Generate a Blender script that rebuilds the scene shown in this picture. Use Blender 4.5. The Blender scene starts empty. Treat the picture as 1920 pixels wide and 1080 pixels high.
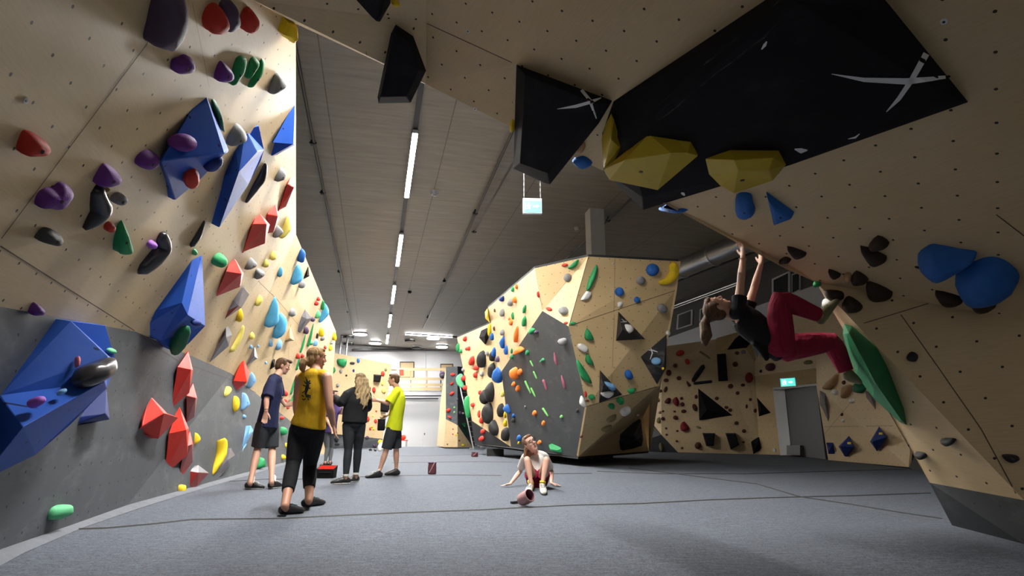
import bpy, bmesh, math, random
from mathutils import Vector, Matrix, Euler
from mathutils import noise as mnoise
C = bpy.context.scene.collection
SC = bpy.context.scene
# ------------------------------------------------------------------ camera, world, exposure
FPX, HOR, CAMH = 1100.0, 270.0, 0.78          # focal length in px of a 1920 frame, horizon offset, eye height
PIT = math.atan(HOR / FPX)
CP, SP = math.cos(PIT), math.sin(PIT)
cd = bpy.data.cameras.new('camera'); cam = bpy.data.objects.new('camera', cd); C.objects.link(cam)
cam.location = (0, 0, CAMH); cam.rotation_euler = (math.pi / 2 + PIT, 0, 0)
cd.sensor_width = 36.0; cd.lens = FPX / 1920 * 36; cd.clip_start = 0.05; cd.clip_end = 200
SC.camera = cam
SC.view_settings.view_transform = 'Standard'; SC.view_settings.look = 'None'
SC.view_settings.gamma = 1.0; SC.view_settings.use_curve_mapping = False
SC.view_settings.exposure = 0.17
W_STRENGTH = .22
LED = 860.0
wd = bpy.data.worlds.new('hall_ambient'); SC.world = wd; wd.use_nodes = True
wd.node_tree.nodes['Background'].inputs[0].default_value = (1.0, 0.97, 0.92, 1)
wd.node_tree.nodes['Background'].inputs[1].default_value = W_STRENGTH

# ------------------------------------------------------------------ geometry helpers
EYE = Vector((0, 0, CAMH))
AX = Vector((-0.2235, 0.9747, 0)); AXR = Vector((0.9747, 0.2235, 0))   # hall axis and its right
def ray(u, v):
    a = (u - 960) / FPX; b = (v - 540) / FPX
    return Vector((a, CP + b * SP, SP - b * CP))
def PY(u, v, y):
    d = ray(u, v); return EYE + d * (y / d.y)
def PZ(u, v, z):
    d = ray(u, v); return EYE + d * ((z - CAMH) / d.z)
def plane(a, b, c):
    n = (b - a).cross(c - a).normalized()
    if n.dot(EYE - a) < 0: n = -n
    return n, n.dot(a)
def ON(pl, u, v, h=0.0):
    d = ray(u, v); return EYE + d * ((pl[1] + h - pl[0].dot(EYE)) / pl[0].dot(d))
def project(p):
    q = p - EYE; z = q.y * CP + q.z * SP; yy = -q.y * SP + q.z * CP
    return 960 + FPX * q.x / z, 540 - FPX * yy / z

# ------------------------------------------------------------------ materials
MATS = {}
class NT:
    def __init__(s, name):
        s.m = bpy.data.materials.new(name); s.m.use_nodes = True
        s.t = s.m.node_tree; s.b = s.t.nodes['Principled BSDF']
    def n(s, typ, **kw):
        o = s.t.nodes.new(typ)
        for k, v in kw.items(): setattr(o, k, v)
        return o
    def l(s, a, b): s.t.links.new(a, b)
    def math(s, op, a, b=None, c=None):
        o = s.n('ShaderNodeMath', operation=op)
        for i, x in enumerate((a, b, c)):
            if x is None: continue
            if isinstance(x, (int, float)): o.inputs[i].default_value = x
            else: s.l(x, o.inputs[i])
        return o.outputs[0]
    def mix(s, f, a, b, bt='MIX'):
        o = s.n('ShaderNodeMix', data_type='RGBA', blend_type=bt)
        for i, x in ((0, f), (6, a), (7, b)):
            if isinstance(x, (int, float)): o.inputs[i].default_value = x
            elif isinstance(x, tuple): o.inputs[i].default_value = (*x[:3], 1)
            else: s.l(x, o.inputs[i])
        return o.outputs[2]
    def noise(s, vec, scale, detail=4, rough=.5):
        o = s.n('ShaderNodeTexNoise'); o.inputs['Scale'].default_value = scale
        o.inputs['Detail'].default_value = detail; o.inputs['Roughness'].default_value = rough
        if vec is not None: s.l(vec, o.inputs['Vector'])
        return o.outputs[0]
    def ramp(s, f, stops):
        o = s.n('ShaderNodeValToRGB'); e = o.color_ramp.elements
        while len(e) < len(stops): e.new(.5)
        for i, (p, c) in enumerate(stops):
            e[i].position = p; e[i].color = (*c, 1) if len(c) == 3 else c
        s.l(f, o.inputs[0]); return o.outputs[0]
    def mapping(s, vec, sc):
        o = s.n('ShaderNodeMapping'); o.inputs['Scale'].default_value = sc
        s.l(vec, o.inputs[0]); return o.outputs[0]
    def bump(s, h, strength, dist=.01):
        o = s.n('ShaderNodeBump'); o.inputs['Strength'].default_value = strength
        o.inputs['Distance'].default_value = dist; s.l(h, o.inputs['Height'])
        s.l(o.outputs[0], s.b.inputs['Normal'])
    def base(s, c): s.l(c, s.b.inputs['Base Color'])
    def rough(s, r): s.b.inputs['Roughness'].default_value = r
def holes(k, uv, sx=.235, sy=.21, r=.0095):
    """staggered bolt-hole grid on a panel, 1 inside a hole"""
    sep = k.n('ShaderNodeSeparateXYZ'); k.l(uv, sep.inputs[0])
    row = k.math('DIVIDE', sep.outputs[1], sy); rf = k.math('FLOOR', row)
    odd = k.math('MULTIPLY', k.math('FLOORED_MODULO', rf, 2.0), .5)
    col = k.math('ADD', k.math('DIVIDE', sep.outputs[0], sx), odd)
    dx = k.math('MULTIPLY', k.math('SUBTRACT', k.math('FRACT', col), .5), sx)
    dy = k.math('MULTIPLY', k.math('SUBTRACT', k.math('FRACT', row), .5), sy)
    dd = k.math('SQRT', k.math('ADD', k.math('MULTIPLY', dx, dx), k.math('MULTIPLY', dy, dy)))
    return k.math('LESS_THAN', dd, r)
def panel_mat(name, c1, c2, wood=True, hole=True, rough=.55, chalk=.0, holecol=(.03, .022, .015)):
    k = NT(name); uv = k.n('ShaderNodeUVMap').outputs[0]
    big = k.noise(uv, 1.3, 3)
    col = k.mix(k.ramp(big, [(.3, (0, 0, 0)), (.7, (1, 1, 1))]), c1, c2)
    if wood:
        g = k.noise(k.mapping(uv, (2.2, 26, 1)), 3.0, 6, .62)
        col = k.mix(k.ramp(g, [(.42, (0, 0, 0)), (.75, (.34, .34, .34))]), col, tuple(x * .70 for x in c1))
        g2 = k.noise(uv, 260, 2)
        col = k.mix(k.ramp(g2, [(.4, (0, 0, 0)), (.8, (.18, .18, .18))]), col, tuple(x * .55 for x in c1))
    else:
        g2 = k.noise(uv, 180, 3, .7)
        col = k.mix(k.ramp(g2, [(.35, (0, 0, 0)), (.8, (.35, .35, .35))]), col, tuple(min(1, x * 1.5) for x in c1))
    if chalk > 0:
        ch = k.noise(k.mapping(uv, (1, 1.7, 1)), 2.1, 9, .72)
        col = k.mix(k.ramp(ch, [(.52, (0, 0, 0)), (.80, (chalk, chalk, chalk))]), col, (.62, .62, .60))
    if hole: col = k.mix(holes(k, uv), col, holecol)
    k.base(col); k.rough(rough); k.b.inputs['Specular IOR Level'].default_value = .15 if c1[0] < .02 else .35
    k.bump(k.noise(uv, 210, 3), .12, .004)
    MATS[name] = k.m; return k.m
def plain(name, c, rough=.5, metal=0.0, emit=None, es=0, bump=0, bs=90, vary=.0, spec=None, coat=0):
    k = NT(name); tc = k.n('ShaderNodeTexCoord').outputs['Object']
    if vary > 0:
        f = k.noise(tc, 7, 5, .6)
        k.base(k.mix(k.ramp(f, [(.3, (0, 0, 0)), (.72, (1, 1, 1))]), c, tuple(min(1, x * (1 + vary) + vary * .03) for x in c)))
    else: k.b.inputs['Base Color'].default_value = (*c, 1)
    k.rough(rough); k.b.inputs['Metallic'].default_value = metal
    if spec is not None: k.b.inputs['Specular IOR Level'].default_value = spec
    if coat: k.b.inputs['Coat Weight'].default_value = coat; k.b.inputs['Coat Roughness'].default_value = .12
    if emit: k.b.inputs['Emission Color'].default_value = (*emit, 1); k.b.inputs['Emission Strength'].default_value = es
    if bump: k.bump(k.noise(tc, bs, 3), bump, .006)
    MATS[name] = k.m; return k.m
panel_mat('plywood', (.62, .465, .262), (.69, .53, .315), chalk=.07)
panel_mat('plywood_honey', (.66, .48, .245), (.73, .545, .30), chalk=.05)
panel_mat('panel_grey', (.068, .076, .085), (.09, .10, .11), wood=False, chalk=.16, holecol=(.012, .012, .012), rough=.6)
panel_mat('panel_slate', (.046, .050, .055), (.058, .063, .070), wood=False, chalk=.09, holecol=(.012, .012, .012), rough=.6)
panel_mat('panel_charcoal', (.022, .025, .029), (.029, .032, .037), wood=False, chalk=.07, holecol=(.012, .012, .012), rough=.6)
panel_mat('volume_black', (.008, .008, .010), (.012, .012, .014), wood=False, hole=False, chalk=.025, rough=.85)
panel_mat('volume_dark', (.020, .020, .023), (.034, .034, .038), wood=False, hole=False, chalk=.30, rough=.6)
panel_mat('volume_blue', (.018, .080, .40), (.024, .100, .48), wood=False, hole=True, chalk=.04, rough=.5, holecol=(.006, .015, .07))
panel_mat('volume_navy', (.012, .028, .15), (.016, .036, .19), wood=False, hole=False, chalk=.03, rough=.5)
panel_mat('volume_yellow', (.42, .30, .012), (.50, .37, .02), wood=False, hole=False, chalk=.03, rough=.5)
panel_mat('volume_grey', (.075, .07, .078), (.105, .10, .108), wood=False, hole=False, chalk=.2, rough=.5)
panel_mat('volume_wood', (.60, .42, .20), (.66, .48, .25), hole=False)
plain('edge_ply', (.45, .30, .15), .7)
plain('joint_dark', (.09, .06, .04), .8)
plain('white_paint', (.62, .63, .65), .6, vary=.05)
plain('white_gloss', (.80, .80, .80), .4)
plain('wall_dark', (.075, .07, .063), .7)
plain('offwhite_wall', (.72, .73, .745), .7, vary=.06)
plain('black_metal', (.012, .012, .013), .4)
plain('steel', (.55, .55, .56), .32, metal=1.0)
plain('alu', (.68, .69, .70), .35, metal=.85)
plain('pipe_paint', (.10, .095, .09), .45, metal=.4)
plain('rubber', (.02, .02, .02), .8)
plain('glass_dark', (.012, .014, .018), .12)
plain('door_grey', (.10, .105, .11), .5)
plain('timber_rail', (.55, .42, .24), .6, vary=.1)
plain('led', (1, 1, 1), .5, emit=(1.0, .97, .92), es=LED)
plain('lamp_disc', (1, 1, 1), .5, emit=(1.0, .98, .96), es=80)
plain('chalk_white', (.72, .72, .72), .8)
plain('exit_glow', (.2, .7, .6), .4, emit=(.10, .75, .62), es=1.0)
plain('exit_white', (.9, .9, .9), .4, emit=(.9, 1, .98), es=1.6)
# holds
HC = dict(purple=(.15, .035, .25), plum=(.085, .055, .10), red=(.50, .035, .022), brightred=(.62, .045, .018), darkred=(.22, .018, .02),
          green=(.022, .25, .085), mint=(.10, .42, .20), darkgreen=(.012, .12, .055), grey=(.215, .215, .22), darkgrey=(.075, .075, .078),
          black=(.018, .018, .02), yellow=(.78, .55, .02), paleyellow=(.74, .64, .15), blue=(.02, .115, .40), skyblue=(.085, .36, .62), paleblue=(.20, .42, .70),
          white=(.70, .69, .66), orange=(.75, .19, .03), brown=(.10, .035, .02), lime=(.20, .52, .15), pink=(.42, .12, .18),
          lilac=(.30, .10, .50), wood=(.60, .42, .20), olive=(.20, .17, .08), navy=(.014, .032, .17), tan=(.36, .22, .11), maroon=(.10, .018, .022), darkbrown=(.030, .018, .012))
for k_, c_ in HC.items():
    plain('hold_' + k_, c_, .6, bump=.25, bs=120, vary=.22, spec=.22)
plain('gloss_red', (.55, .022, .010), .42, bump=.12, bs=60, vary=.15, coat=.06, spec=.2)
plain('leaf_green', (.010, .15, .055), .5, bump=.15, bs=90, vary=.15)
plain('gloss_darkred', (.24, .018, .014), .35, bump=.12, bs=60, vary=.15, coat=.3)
plain('gloss_slate', (.13, .125, .14), .33, bump=.15, bs=60, vary=.4, coat=.3)
plain('gloss_black', (.02, .02, .024), .28, bump=.15, bs=60, vary=.4, coat=.3)
plain('bolt', (.03, .03, .03), .35, metal=.6)

# mats / carpet
k = NT('mat_carpet'); tc = k.n('ShaderNodeTexCoord').outputs['Object']
f1 = k.noise(tc, 75, 5, .75); f2 = k.noise(tc, .9, 5, .6); f3 = k.noise(k.mapping(tc, (4, 26, 1)), 3.0, 4, .6)
f4 = k.noise(tc, 24, 6, .8); f5 = k.noise(k.mapping(tc, (1.2, 5, 1)), 5.0, 6, .75)
col = k.ramp(f1, [(.34, (.031, .037, .047)), (.66, (.205, .230, .278))])
col = k.mix(k.ramp(f4, [(.42, (0, 0, 0)), (.62, (.75, .75, .75))]), col, (.052, .058, .068))
col = k.mix(k.ramp(f5, [(.50, (0, 0, 0)), (.74, (.55, .55, .55))]), col, (.235, .26, .305))
col = k.mix(k.ramp(f2, [(.35, (0, 0, 0)), (.75, (.35, .35, .35))]), col, (.13, .146, .174))
col = k.mix(k.ramp(f3, [(.52, (0, 0, 0)), (.8, (.22, .22, .22))]), col, (.24, .25, .26))
k.base(col); k.rough(.95); k.bump(f1, .5, .012); k.b.inputs['Specular IOR Level'].default_value = .15
MATS['mat_carpet'] = k.m
plain('carpet_edge', (.115, .125, .145), .95, bump=.4, bs=80, vary=.25)
k = NT('chalk_smudge'); tc = k.n('ShaderNodeTexCoord').outputs['Object']; k.b.inputs['Base Color'].default_value = (.20, .185, .165, 1); k.rough(.9)
k.l(k.ramp(k.noise(tc, 7, 8, .75), [(.45, (0, 0, 0)), (.75, (.55, .55, .55))]), k.b.inputs['Alpha']); MATS['chalk_smudge'] = k.m
# board-marked concrete
k = NT('concrete'); tc = k.n('ShaderNodeTexCoord').outputs['Object']
f1 = k.noise(k.mapping(tc, (.35, 3.2, 1)), 2.4, 7, .68); f2 = k.noise(tc, .45, 5, .6); f3 = k.noise(tc, 40, 4, .7)
col = k.ramp(f1, [(.30, (.27, .243, .195)), (.55, (.38, .347, .285)), (.78, (.48, .443, .37))])
col = k.mix(k.ramp(f2, [(.3, (0, 0, 0)), (.75, (.55, .55, .55))]), col, (.31, .28, .235))
sep = k.n('ShaderNodeSeparateXYZ'); k.l(tc, sep.inputs[0])
jx = k.math('LESS_THAN', k.math('ABSOLUTE', k.math('SUBTRACT', k.math('FRACT', k.math('DIVIDE', sep.outputs[0], 2.44)), .5)), .0045)
jy = k.math('LESS_THAN', k.math('ABSOLUTE', k.math('SUBTRACT', k.math('FRACT', k.math('DIVIDE', sep.outputs[1], .5)), .5)), .010)
col = k.mix(k.math('MULTIPLY', jx, .6), col, (.05, .044, .036))
col = k.mix(k.math('MULTIPLY', jy, .16), col, (.06, .052, .042))
col = k.mix(k.ramp(f3, [(.4, (0, 0, 0)), (.8, (.3, .3, .3))]), col, (.10, .09, .072))
k.base(col); k.rough(.5); k.bump(f1, .35, .01)
MATS['concrete'] = k.m

# ------------------------------------------------------------------ object helpers
def mk(name, verts, faces, mat=None, parent=None, smooth=False, loc=None, mats=None, mi=None):
    """one mesh object; verts in world space (loc moves the origin there)"""
    if loc is None and parent is not None: loc = WL.get(parent.name)
    if loc is None:
        loc = sum((Vector(v) for v in verts), Vector()) / max(1, len(verts))
    loc = Vector(loc)
    me = bpy.data.meshes.new(name); me.from_pydata([Vector(v) - loc for v in verts], [], faces)
    for m in (mats or ([mat] if mat else [])): me.materials.append(MATS[m])
    if mi:
        for p, i in zip(me.polygons, mi): p.material_index = i
    if smooth:
        for p in me.polygons: p.use_smooth = True
    o = bpy.data.objects.new(name, me); C.objects.link(o)
    WL[o.name] = loc
    if parent is not None:
        o.parent = parent; o.location = loc - WL[parent.name]
    else: o.location = loc
    return o
WL = {}
def thing(name, label, cat, loc, group=None):
    o = bpy.data.objects.new(name, None); C.objects.link(o); o.location = loc; o.empty_display_size = .1
    WL[o.name] = Vector(loc); return tag(o, label, cat, group)
def tag(o, label=None, cat=None, group=None, kind=None):
    if label: o['label'] = label
    if cat: o['category'] = cat
    if group: o['group'] = group
    if kind: o['kind'] = kind
    return o
class MB:
    def __init__(s): s.v = []; s.f = []
    def add(s, vs, fs):
        b = len(s.v); s.v += [Vector(x) for x in vs]; s.f += [tuple(i + b for i in f) for f in fs]
    def box(s, c, dx, dy, dz):
        """box from centre and three half-axis vectors"""
        c = Vector(c); dx, dy, dz = Vector(dx), Vector(dy), Vector(dz)
        vs = [c + a * dx + b * dy + e * dz for e in (-1, 1) for b in (-1, 1) for a in (-1, 1)]
        fs = [(0, 2, 3, 1), (4, 5, 7, 6), (0, 1, 5, 4), (2, 6, 7, 3), (0, 4, 6, 2), (1, 3, 7, 5)]
        if dx.cross(dy).dot(dz) < 0: fs = [tuple(reversed(f)) for f in fs]
        s.add(vs, fs)
    def bar(s, a, b, w, h=None, up=(0, 0, 1)):
        a, b = Vector(a), Vector(b); d = (b - a); t = d.normalized(); r = t.cross(Vector(up))
        if r.length < 1e-4: r = t.cross(Vector((1, 0, 0)))
        r.normalize(); q = r.cross(t); s.box((a + b) / 2, r * w / 2, t * d.length / 2, q * (h or w) / 2)
    def tube(s, pts, rad, n=10, cap=True):
        pts = [Vector(p) for p in pts]; rs = rad if isinstance(rad, (list, tuple)) else [rad] * len(pts)
        b = len(s.v); ref = None
        for i, p in enumerate(pts):
            t = (pts[min(i + 1, len(pts) - 1)] - pts[max(i - 1, 0)]).normalized()
            if ref is None:
                ref = t.orthogonal().normalized()
            ref = (ref - t * ref.dot(t)).normalized(); q = t.cross(ref)
            for j in range(n):
                a = 2 * math.pi * j / n; s.v.append(p + (ref * math.cos(a) + q * math.sin(a)) * rs[i])
        for i in range(len(pts) - 1):
            for j in range(n):
                k2 = (j + 1) % n; s.f.append((b + i * n + j, b + i * n + k2, b + (i + 1) * n + k2, b + (i + 1) * n + j))
        if cap:
            s.f.append(tuple(b + j for j in reversed(range(n)))); s.f.append(tuple(b + (len(pts) - 1) * n + j for j in range(n)))
    def cyl(s, a, b, r, n=16, r2=None): s.tube([a, b], [r, r2 if r2 is not None else r], n)
    def ell(s, c, ax, ay, az, nu=14, nv=8):
        c = Vector(c); ax, ay, az = Vector(ax), Vector(ay), Vector(az); b = len(s.v)
        s.v.append(c + az)
        for i in range(1, nv):
            th = math.pi * i / nv
            for j in range(nu):
                ph = 2 * math.pi * j / nu
                s.v.append(c + ax * math.sin(th) * math.cos(ph) + ay * math.sin(th) * math.sin(ph) + az * math.cos(th))
        s.v.append(c - az); e = len(s.v) - 1
        for j in range(nu):
            s.f.append((b, b + 1 + j, b + 1 + (j + 1) % nu))
            s.f.append((e, b + 1 + (nv - 2) * nu + (j + 1) % nu, b + 1 + (nv - 2) * nu + j))
        for i in range(nv - 2):
            for j in range(nu):
                s.f.append((b + 1 + i * nu + j, b + 1 + (i + 1) * nu + j, b + 1 + (i + 1) * nu + (j + 1) % nu, b + 1 + i * nu + (j + 1) % nu))
    def build(s, name, mat, parent=None, smooth=False, loc=None): return mk(name, s.v, s.f, mat, parent, smooth, loc)

FACETS = []                                   # every climbing surface: (zone, [3 points], normal)
def slab(name, polys, mat, parent, zone, t=.05, hit=True, frame=None):
    """climbing panels: polygons (lists of world points) given thickness backwards, UVs in metres"""
    vs, fs, uvs = [], [], []
    for poly in polys:
        poly = [Vector(p) for p in poly]
        tris = [(poly[0], poly[i], poly[i + 1]) for i in range(1, len(poly) - 1)]
        nn = Vector()
        for a, b, c in tris: nn += (b - a).cross(c - a)
        nn.normalize()
        cen = sum(poly, Vector()) / len(poly)
        if nn.dot(EYE - cen) < 0: poly.reverse(); nn = -nn
        tris = [(poly[0], poly[i], poly[i + 1]) for i in range(1, len(poly) - 1)]
        if hit:
            for a, b, c in tris:
                n1 = (b - a).cross(c - a)
                if n1.length > 1e-6: FACETS.append((zone, a, b, c, n1.normalized()))
        n = len(poly); base = len(vs)
        vs += poly + [p - nn * t for p in poly]
        fn = frame or nn
        ux = Vector((0, 0, 1)).cross(fn)
        if ux.length < .05: ux = Vector((1, 0, 0))
        ux.normalize(); uy = fn.cross(ux)
        for i in range(1, n - 1): fs.append((base, base + i, base + i + 1))
        for i in range(1, n - 1): fs.append((base + n, base + n + i + 1, base + n + i))
        for i in range(n): fs.append((base + (i + 1) % n, base + i, base + n + i, base + n + (i + 1) % n))
        uvs += [(p.dot(ux), p.dot(uy)) for p in poly] * 2
    o = mk(name, vs, fs, mat, parent)
    uvl = o.data.uv_layers.new(name='UVMap')
    for lp in o.data.loops: uvl.data[lp.index].uv = uvs[lp.vertex_index]
    return o
def hitray(u, v, zone, slack=True):
    """where the line of sight (u,v) meets a climbing surface: point, plane"""
    d = ray(u, v); best = None; near = None
    for z, a, b, c, n in FACETS:
        if z != zone: continue
        dn = n.dot(d)
        if abs(dn) < 1e-6: continue
        t = n.dot(a - EYE) / dn
        if t <= .2: continue
        p = EYE + d * t
        m = [(y - x).cross(p - x).dot(n) / max(1e-9, (y - x).length) for x, y in ((a, b), (b, c), (c, a))]
        if min(m) > -1e-4:
            if best is None or t < best[0]: best = (t, p, n)
        elif slack:
            s = -min(m) / t
            if near is None or s < near[0]: near = (s, p, n)
    if best: return best[1], (best[2], best[2].dot(best[1]))
    return near[1], (near[2], near[2].dot(near[1]))
# ------------------------------------------------------------------ hall shell
CEIL = 7.0
ANG = math.atan2(AX.y, AX.x) - math.pi / 2
def axis_slab(name, x0, x1, y0, y1, z0, z1, mat):
    me = bpy.data.meshes.new(name)
    vs = [(x, y, z) for z in (z0, z1) for y in (y0, y1) for x in (x0, x1)]
    me.from_pydata(vs, [], [(0, 2, 3, 1), (4, 5, 7, 6), (0, 1, 5, 4), (2, 6, 7, 3), (0, 4, 6, 2), (1, 3, 7, 5)])
    me.materials.append(MATS[mat]); o = bpy.data.objects.new(name, me); C.objects.link(o)
    o.rotation_euler = (0, 0, ANG); o['kind'] = 'structure'; WL[o.name] = Vector((0, 0, 0)); return o
axis_slab('ceiling', -16.5, 16.5, -4, 50, CEIL, CEIL + .3, 'concrete')
axis_slab('floor', -17, 17, -5, 52, -.52, -.32, 'panel_charcoal' if False else 'mat_carpet')
def wall(name, a, b, z0, z1, mat, t=.2):
    a = Vector((*a, 0)); b = Vector((*b, 0)); n = (b - a).cross(Vector((0, 0, 1))).normalized()
    if n.dot(EYE - a) < 0: n = -n
    m = MB(); m.add([p + Vector((0, 0, z)) - n * o for o in (0, t) for p in (a, b) for z in (z0, z1)],
                    [(0, 1, 3, 2), (4, 6, 7, 5), (0, 4, 5, 1), (2, 3, 7, 6), (0, 2, 6, 4), (1, 5, 7, 3)])
    o = m.build(name, mat); o['kind'] = 'structure'; return o
# back wall: follows the ceiling line seen at the far end
BWa, BWb = Vector((-13.2, 42.4, 0)), Vector((-3.84, 46.83, 0)); BWd = (BWb - BWa).normalized()
BWP = plane(BWa, BWb, BWa + Vector((0, 0, 1)))
wall('wall_back', (BWa - BWd * 7).xy, (BWb + BWd * 9).xy, -.35, CEIL, 'offwhite_wall')
Lw = AXR * -9.6; Rw = AXR * 14.1
wall('wall_left', (Lw - AX * 3).xy, (Lw + AX * 47).xy, -.35, CEIL, 'concrete')
RWa = Rw - AX * 6; RWb = Rw + AX * 49
wall('wall_right', RWa.xy, RWb.xy, -.35, CEIL, 'wall_dark')
RWP = plane(RWa, RWb, RWa + Vector((0, 0, 1)))

# crash mats: one continuous carpet top, with the dark joints between mats as folds in it
mv = [(-2.3, -4), (13.3, -4), (12.4, 5), (8.1, 25.5), (6.4, 33), (-9.3, 33)] + [PZ(u, v, 0).to_tuple()[:2] for u, v in ((602, 853), (560, 862), (423, 900), (233, 955), (0, 1040))] + [(-2.75, 2.2)]
m = MB(); n_ = len(mv)
m.add([(x, y, z) for z in (0, -.32) for x, y in mv], [tuple(range(n_)), tuple(reversed(range(n_, 2 * n_)))] +
      [(i, n_ + i, n_ + (i + 1) % n_, (i + 1) % n_) for i in range(n_)])
mats_o = m.build('crash_mat', 'mat_carpet', loc=(0, 0, 0))
tag(mats_o, 'dark grey carpet-topped crash mat covering the whole gym floor', 'crash mat')
def seam(pts, w=.016):
    """a shallow dark overlap strip along a mat joint"""
    P = [PZ(u, v, .0) for u, v in pts]; vs, fs = [], []
    for i, p in enumerate(P):
        t = (P[min(i + 1, len(P) - 1)] - P[max(i - 1, 0)]).normalized(); s = Vector((-t.y, t.x, 0)) * w * (1 + .25 * math.sin(i * 2.3))
        vs += [p - s, p + s * .2 + Vector((0, 0, .010)), p + s + Vector((0, 0, .001))]
    for i in range(len(P) - 1):
        for j in range(2): fs.append((3 * i + j, 3 * i + j + 1, 3 * i + 4 + j, 3 * i + 3 + j))
    mk('mat_joint', vs, fs, 'rubber', mats_o)
seam([(110, 994), (200, 991), (290, 983), (360, 975), (430, 974), (530, 973), (650, 967), (760, 962), (900, 957), (990, 952), (1075, 948), (1200, 945), (1330, 938), (1440, 934), (1600, 930), (1745, 925)])
seam([(1180, 878), (1300, 893), (1420, 908), (1500, 932), (1600, 947), (1690, 962), (1765, 973)], .012)
seam([(1120, 884), (1240, 889), (1400, 889), (1560, 884), (1700, 880)], .013)
seam([(655, 895), (760, 892), (850, 891), (940, 892)], .02)
seam([(1010, 889), (1110, 888)], .02)
seam([(430, 903), (500, 899), (560, 899), (610, 896)], .016)
seam([(735, 868), (810, 867), (900, 866), (960, 867)], .03)
seam([(700, 855), (800, 855), (900, 852)], .035)
# wall-side roll of carpet
def mat_edge():
    P = [PZ(u, v, 0) for u, v in [(-160, 1120), (0, 1040), (117, 993), (233, 955), (333, 925), (423, 900), (493, 880), (560, 862), (600, 853)]]; m = MB()
    for i in range(len(P) - 1):
        a, b = P[i], P[i + 1]; n = Vector((b.y - a.y, a.x - b.x, 0)).normalized()
        na = n; q = lambda p, w, z: p + na * w + Vector((0, 0, z))
        m.add([q(a, 0, .035), q(a, .08, .03), q(a, .13, .004), q(b, .13, .004), q(b, .08, .03), q(b, 0, .035)], [(0, 1, 4, 5), (1, 2, 3, 4)])
    return m.build('carpet_edge_strip', 'carpet_edge', mats_o, True)
mat_edge()

# ------------------------------------------------------------------ left climbing wall
LW = thing('climbing_wall', 'long overhanging plywood climbing wall with grey lower band along the left side', 'climbing wall', PZ(233, 955, 0))
NP = plane(Vector((-2.03, 4.76, 4.5)), Vector((-4.19, 10.81, 4.5)), Vector((-2.88, 3.23, 1.465)))
B = [ON(plane(PZ(0, 1040, 0), PZ(117, 993, 0), PZ(0, 575, .001) if False else Vector((-2.88, 3.23, 1.465))), -200, 1180)]
Bm = Vector((-2.62, 2.0, 0)); B0, B1, B2, B3, B4 = PZ(0, 1040, 0), PZ(233, 955, 0), PZ(423, 900, 0), PZ(560, 862, 0), PZ(602, 853, 0)
Mm = ON(NP, -250, 545); M0 = Vector((-2.88, 3.23, 1.465)); M1 = ON(NP, 255, 622); M2 = PY(433, 700, 10.7); M3 = PY(545, 790, 16.9)
T1 = Vector((-2.03, 4.76, 4.5)); T2 = Vector((-4.19, 10.81, 4.5)); T3 = PZ(630, 622, 4.5)
J = ON(NP, 475, 0); J2 = ON(NP, 330, -110); J3 = ON(NP, -250, -150)
B4b = B4 + Vector((-.2, 1.4, 0)); T3b = T3
def patch(a, b, c, d, n):
    g = [[(a.lerp(b, i / n)).lerp(d.lerp(c, i / n), j / n) for j in range(n + 1)] for i in range(n + 1)]
    return [[g[i][j], g[i + 1][j], g[i + 1][j + 1], g[i][j + 1]] for i in range(n) for j in range(n)]
slab('plywood_panel', [[Mm, M0, J2, J3], [M0, M1, J, J2], [M1, T1, J]] + patch(M1, M2, T2, T1, 8) + patch(M2, M3, T3, T2, 4) + [[M3, B4, B4b, T3]], 'plywood', LW, 'left', frame=NP[0])
slab('painted_panel', [[Bm, B0, M0, Mm], [B0, B1, M1, M0], [B1, B2, M2, M1], [B2, B3, M3, M2], [B3, B4, M3]], 'panel_grey', LW, 'left')
def joint(zone, pts, parent, w=.0035, mat='joint_dark'):
    m = MB(); P = []
    for i in range(len(pts) - 1):
        (u0, v0), (u1, v1) = pts[i], pts[i + 1]
        for k2 in range(9 if i == len(pts) - 2 else 8):
            f = k2 / 8; P.append(hitray(u0 + (u1 - u0) * f, v0 + (v1 - v0) * f, zone))
    for i in range(len(P) - 1):
        (a, pa), (b, pb) = P[i], P[i + 1]
        t = (b - a).normalized(); s = pa[0].cross(t) * w
        m.add([a - s + pa[0] * .002, a + s + pa[0] * .002, b + s + pb[0] * .002, b - s + pb[0] * .002], [(0, 1, 2, 3)])
    return m.build('panel_joint', mat, parent)
joint('left', [(360, 5), (392, 163)], LW, .0012)
for pts in ([(2, 447), (275, 82), (282, 60)], [(0, 461), (252, 620)], [(258, 626), (334, 677), (433, 712), (480, 736)], [(484, 527), (520, 562), (560, 610)], [(470, 545), (555, 440)], [(541, 640), (541, 690)]):
    joint('left', pts, LW)

# ------------------------------------------------------------------ plywood arch overhead and at the right
ARCH = thing('climbing_wall', 'big plywood overhang arching overhead and down to the floor at the right', 'climbing wall', PZ(1785, 985, 0))
em, e0, e1, e2, e3 = PY(475, 0, 3.72), PY(556, 45, 4.72), PY(799, 158, 4.85), PY(958, 238, 4.9), PY(1130, 320, 4.95)
e5, e6, e7, e8, e9 = PY(1290, 400, 5.0), PY(1475, 505, 5.05), PY(1530, 529, 5.1), PY(1676, 790, 5.25), PZ(1785, 985, 0)
w1 = PY(1480, 0, 2.85); WP = plane(e5, e7, w1)
k1 = PY(799, 42, 4.3); k3 = ON(WP, 1150, 190); RP = plane(k1, k3, w1)
k2 = ON(RP, 965, 120); w1b = ON(RP, 1720, -145)
f1 = ON(WP, 1741, 569); f2 = ON(WP, 1920, 601); f3 = ON(WP, 2250, 660)
b1 = PZ(1920, 1020, 0); b2 = PZ(2250, 1085, 0)
g1, g2, g3 = PY(1743, 905, 5.32), PY(1920, 938, 4.42), PY(2250, 990, 3.5)
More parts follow.
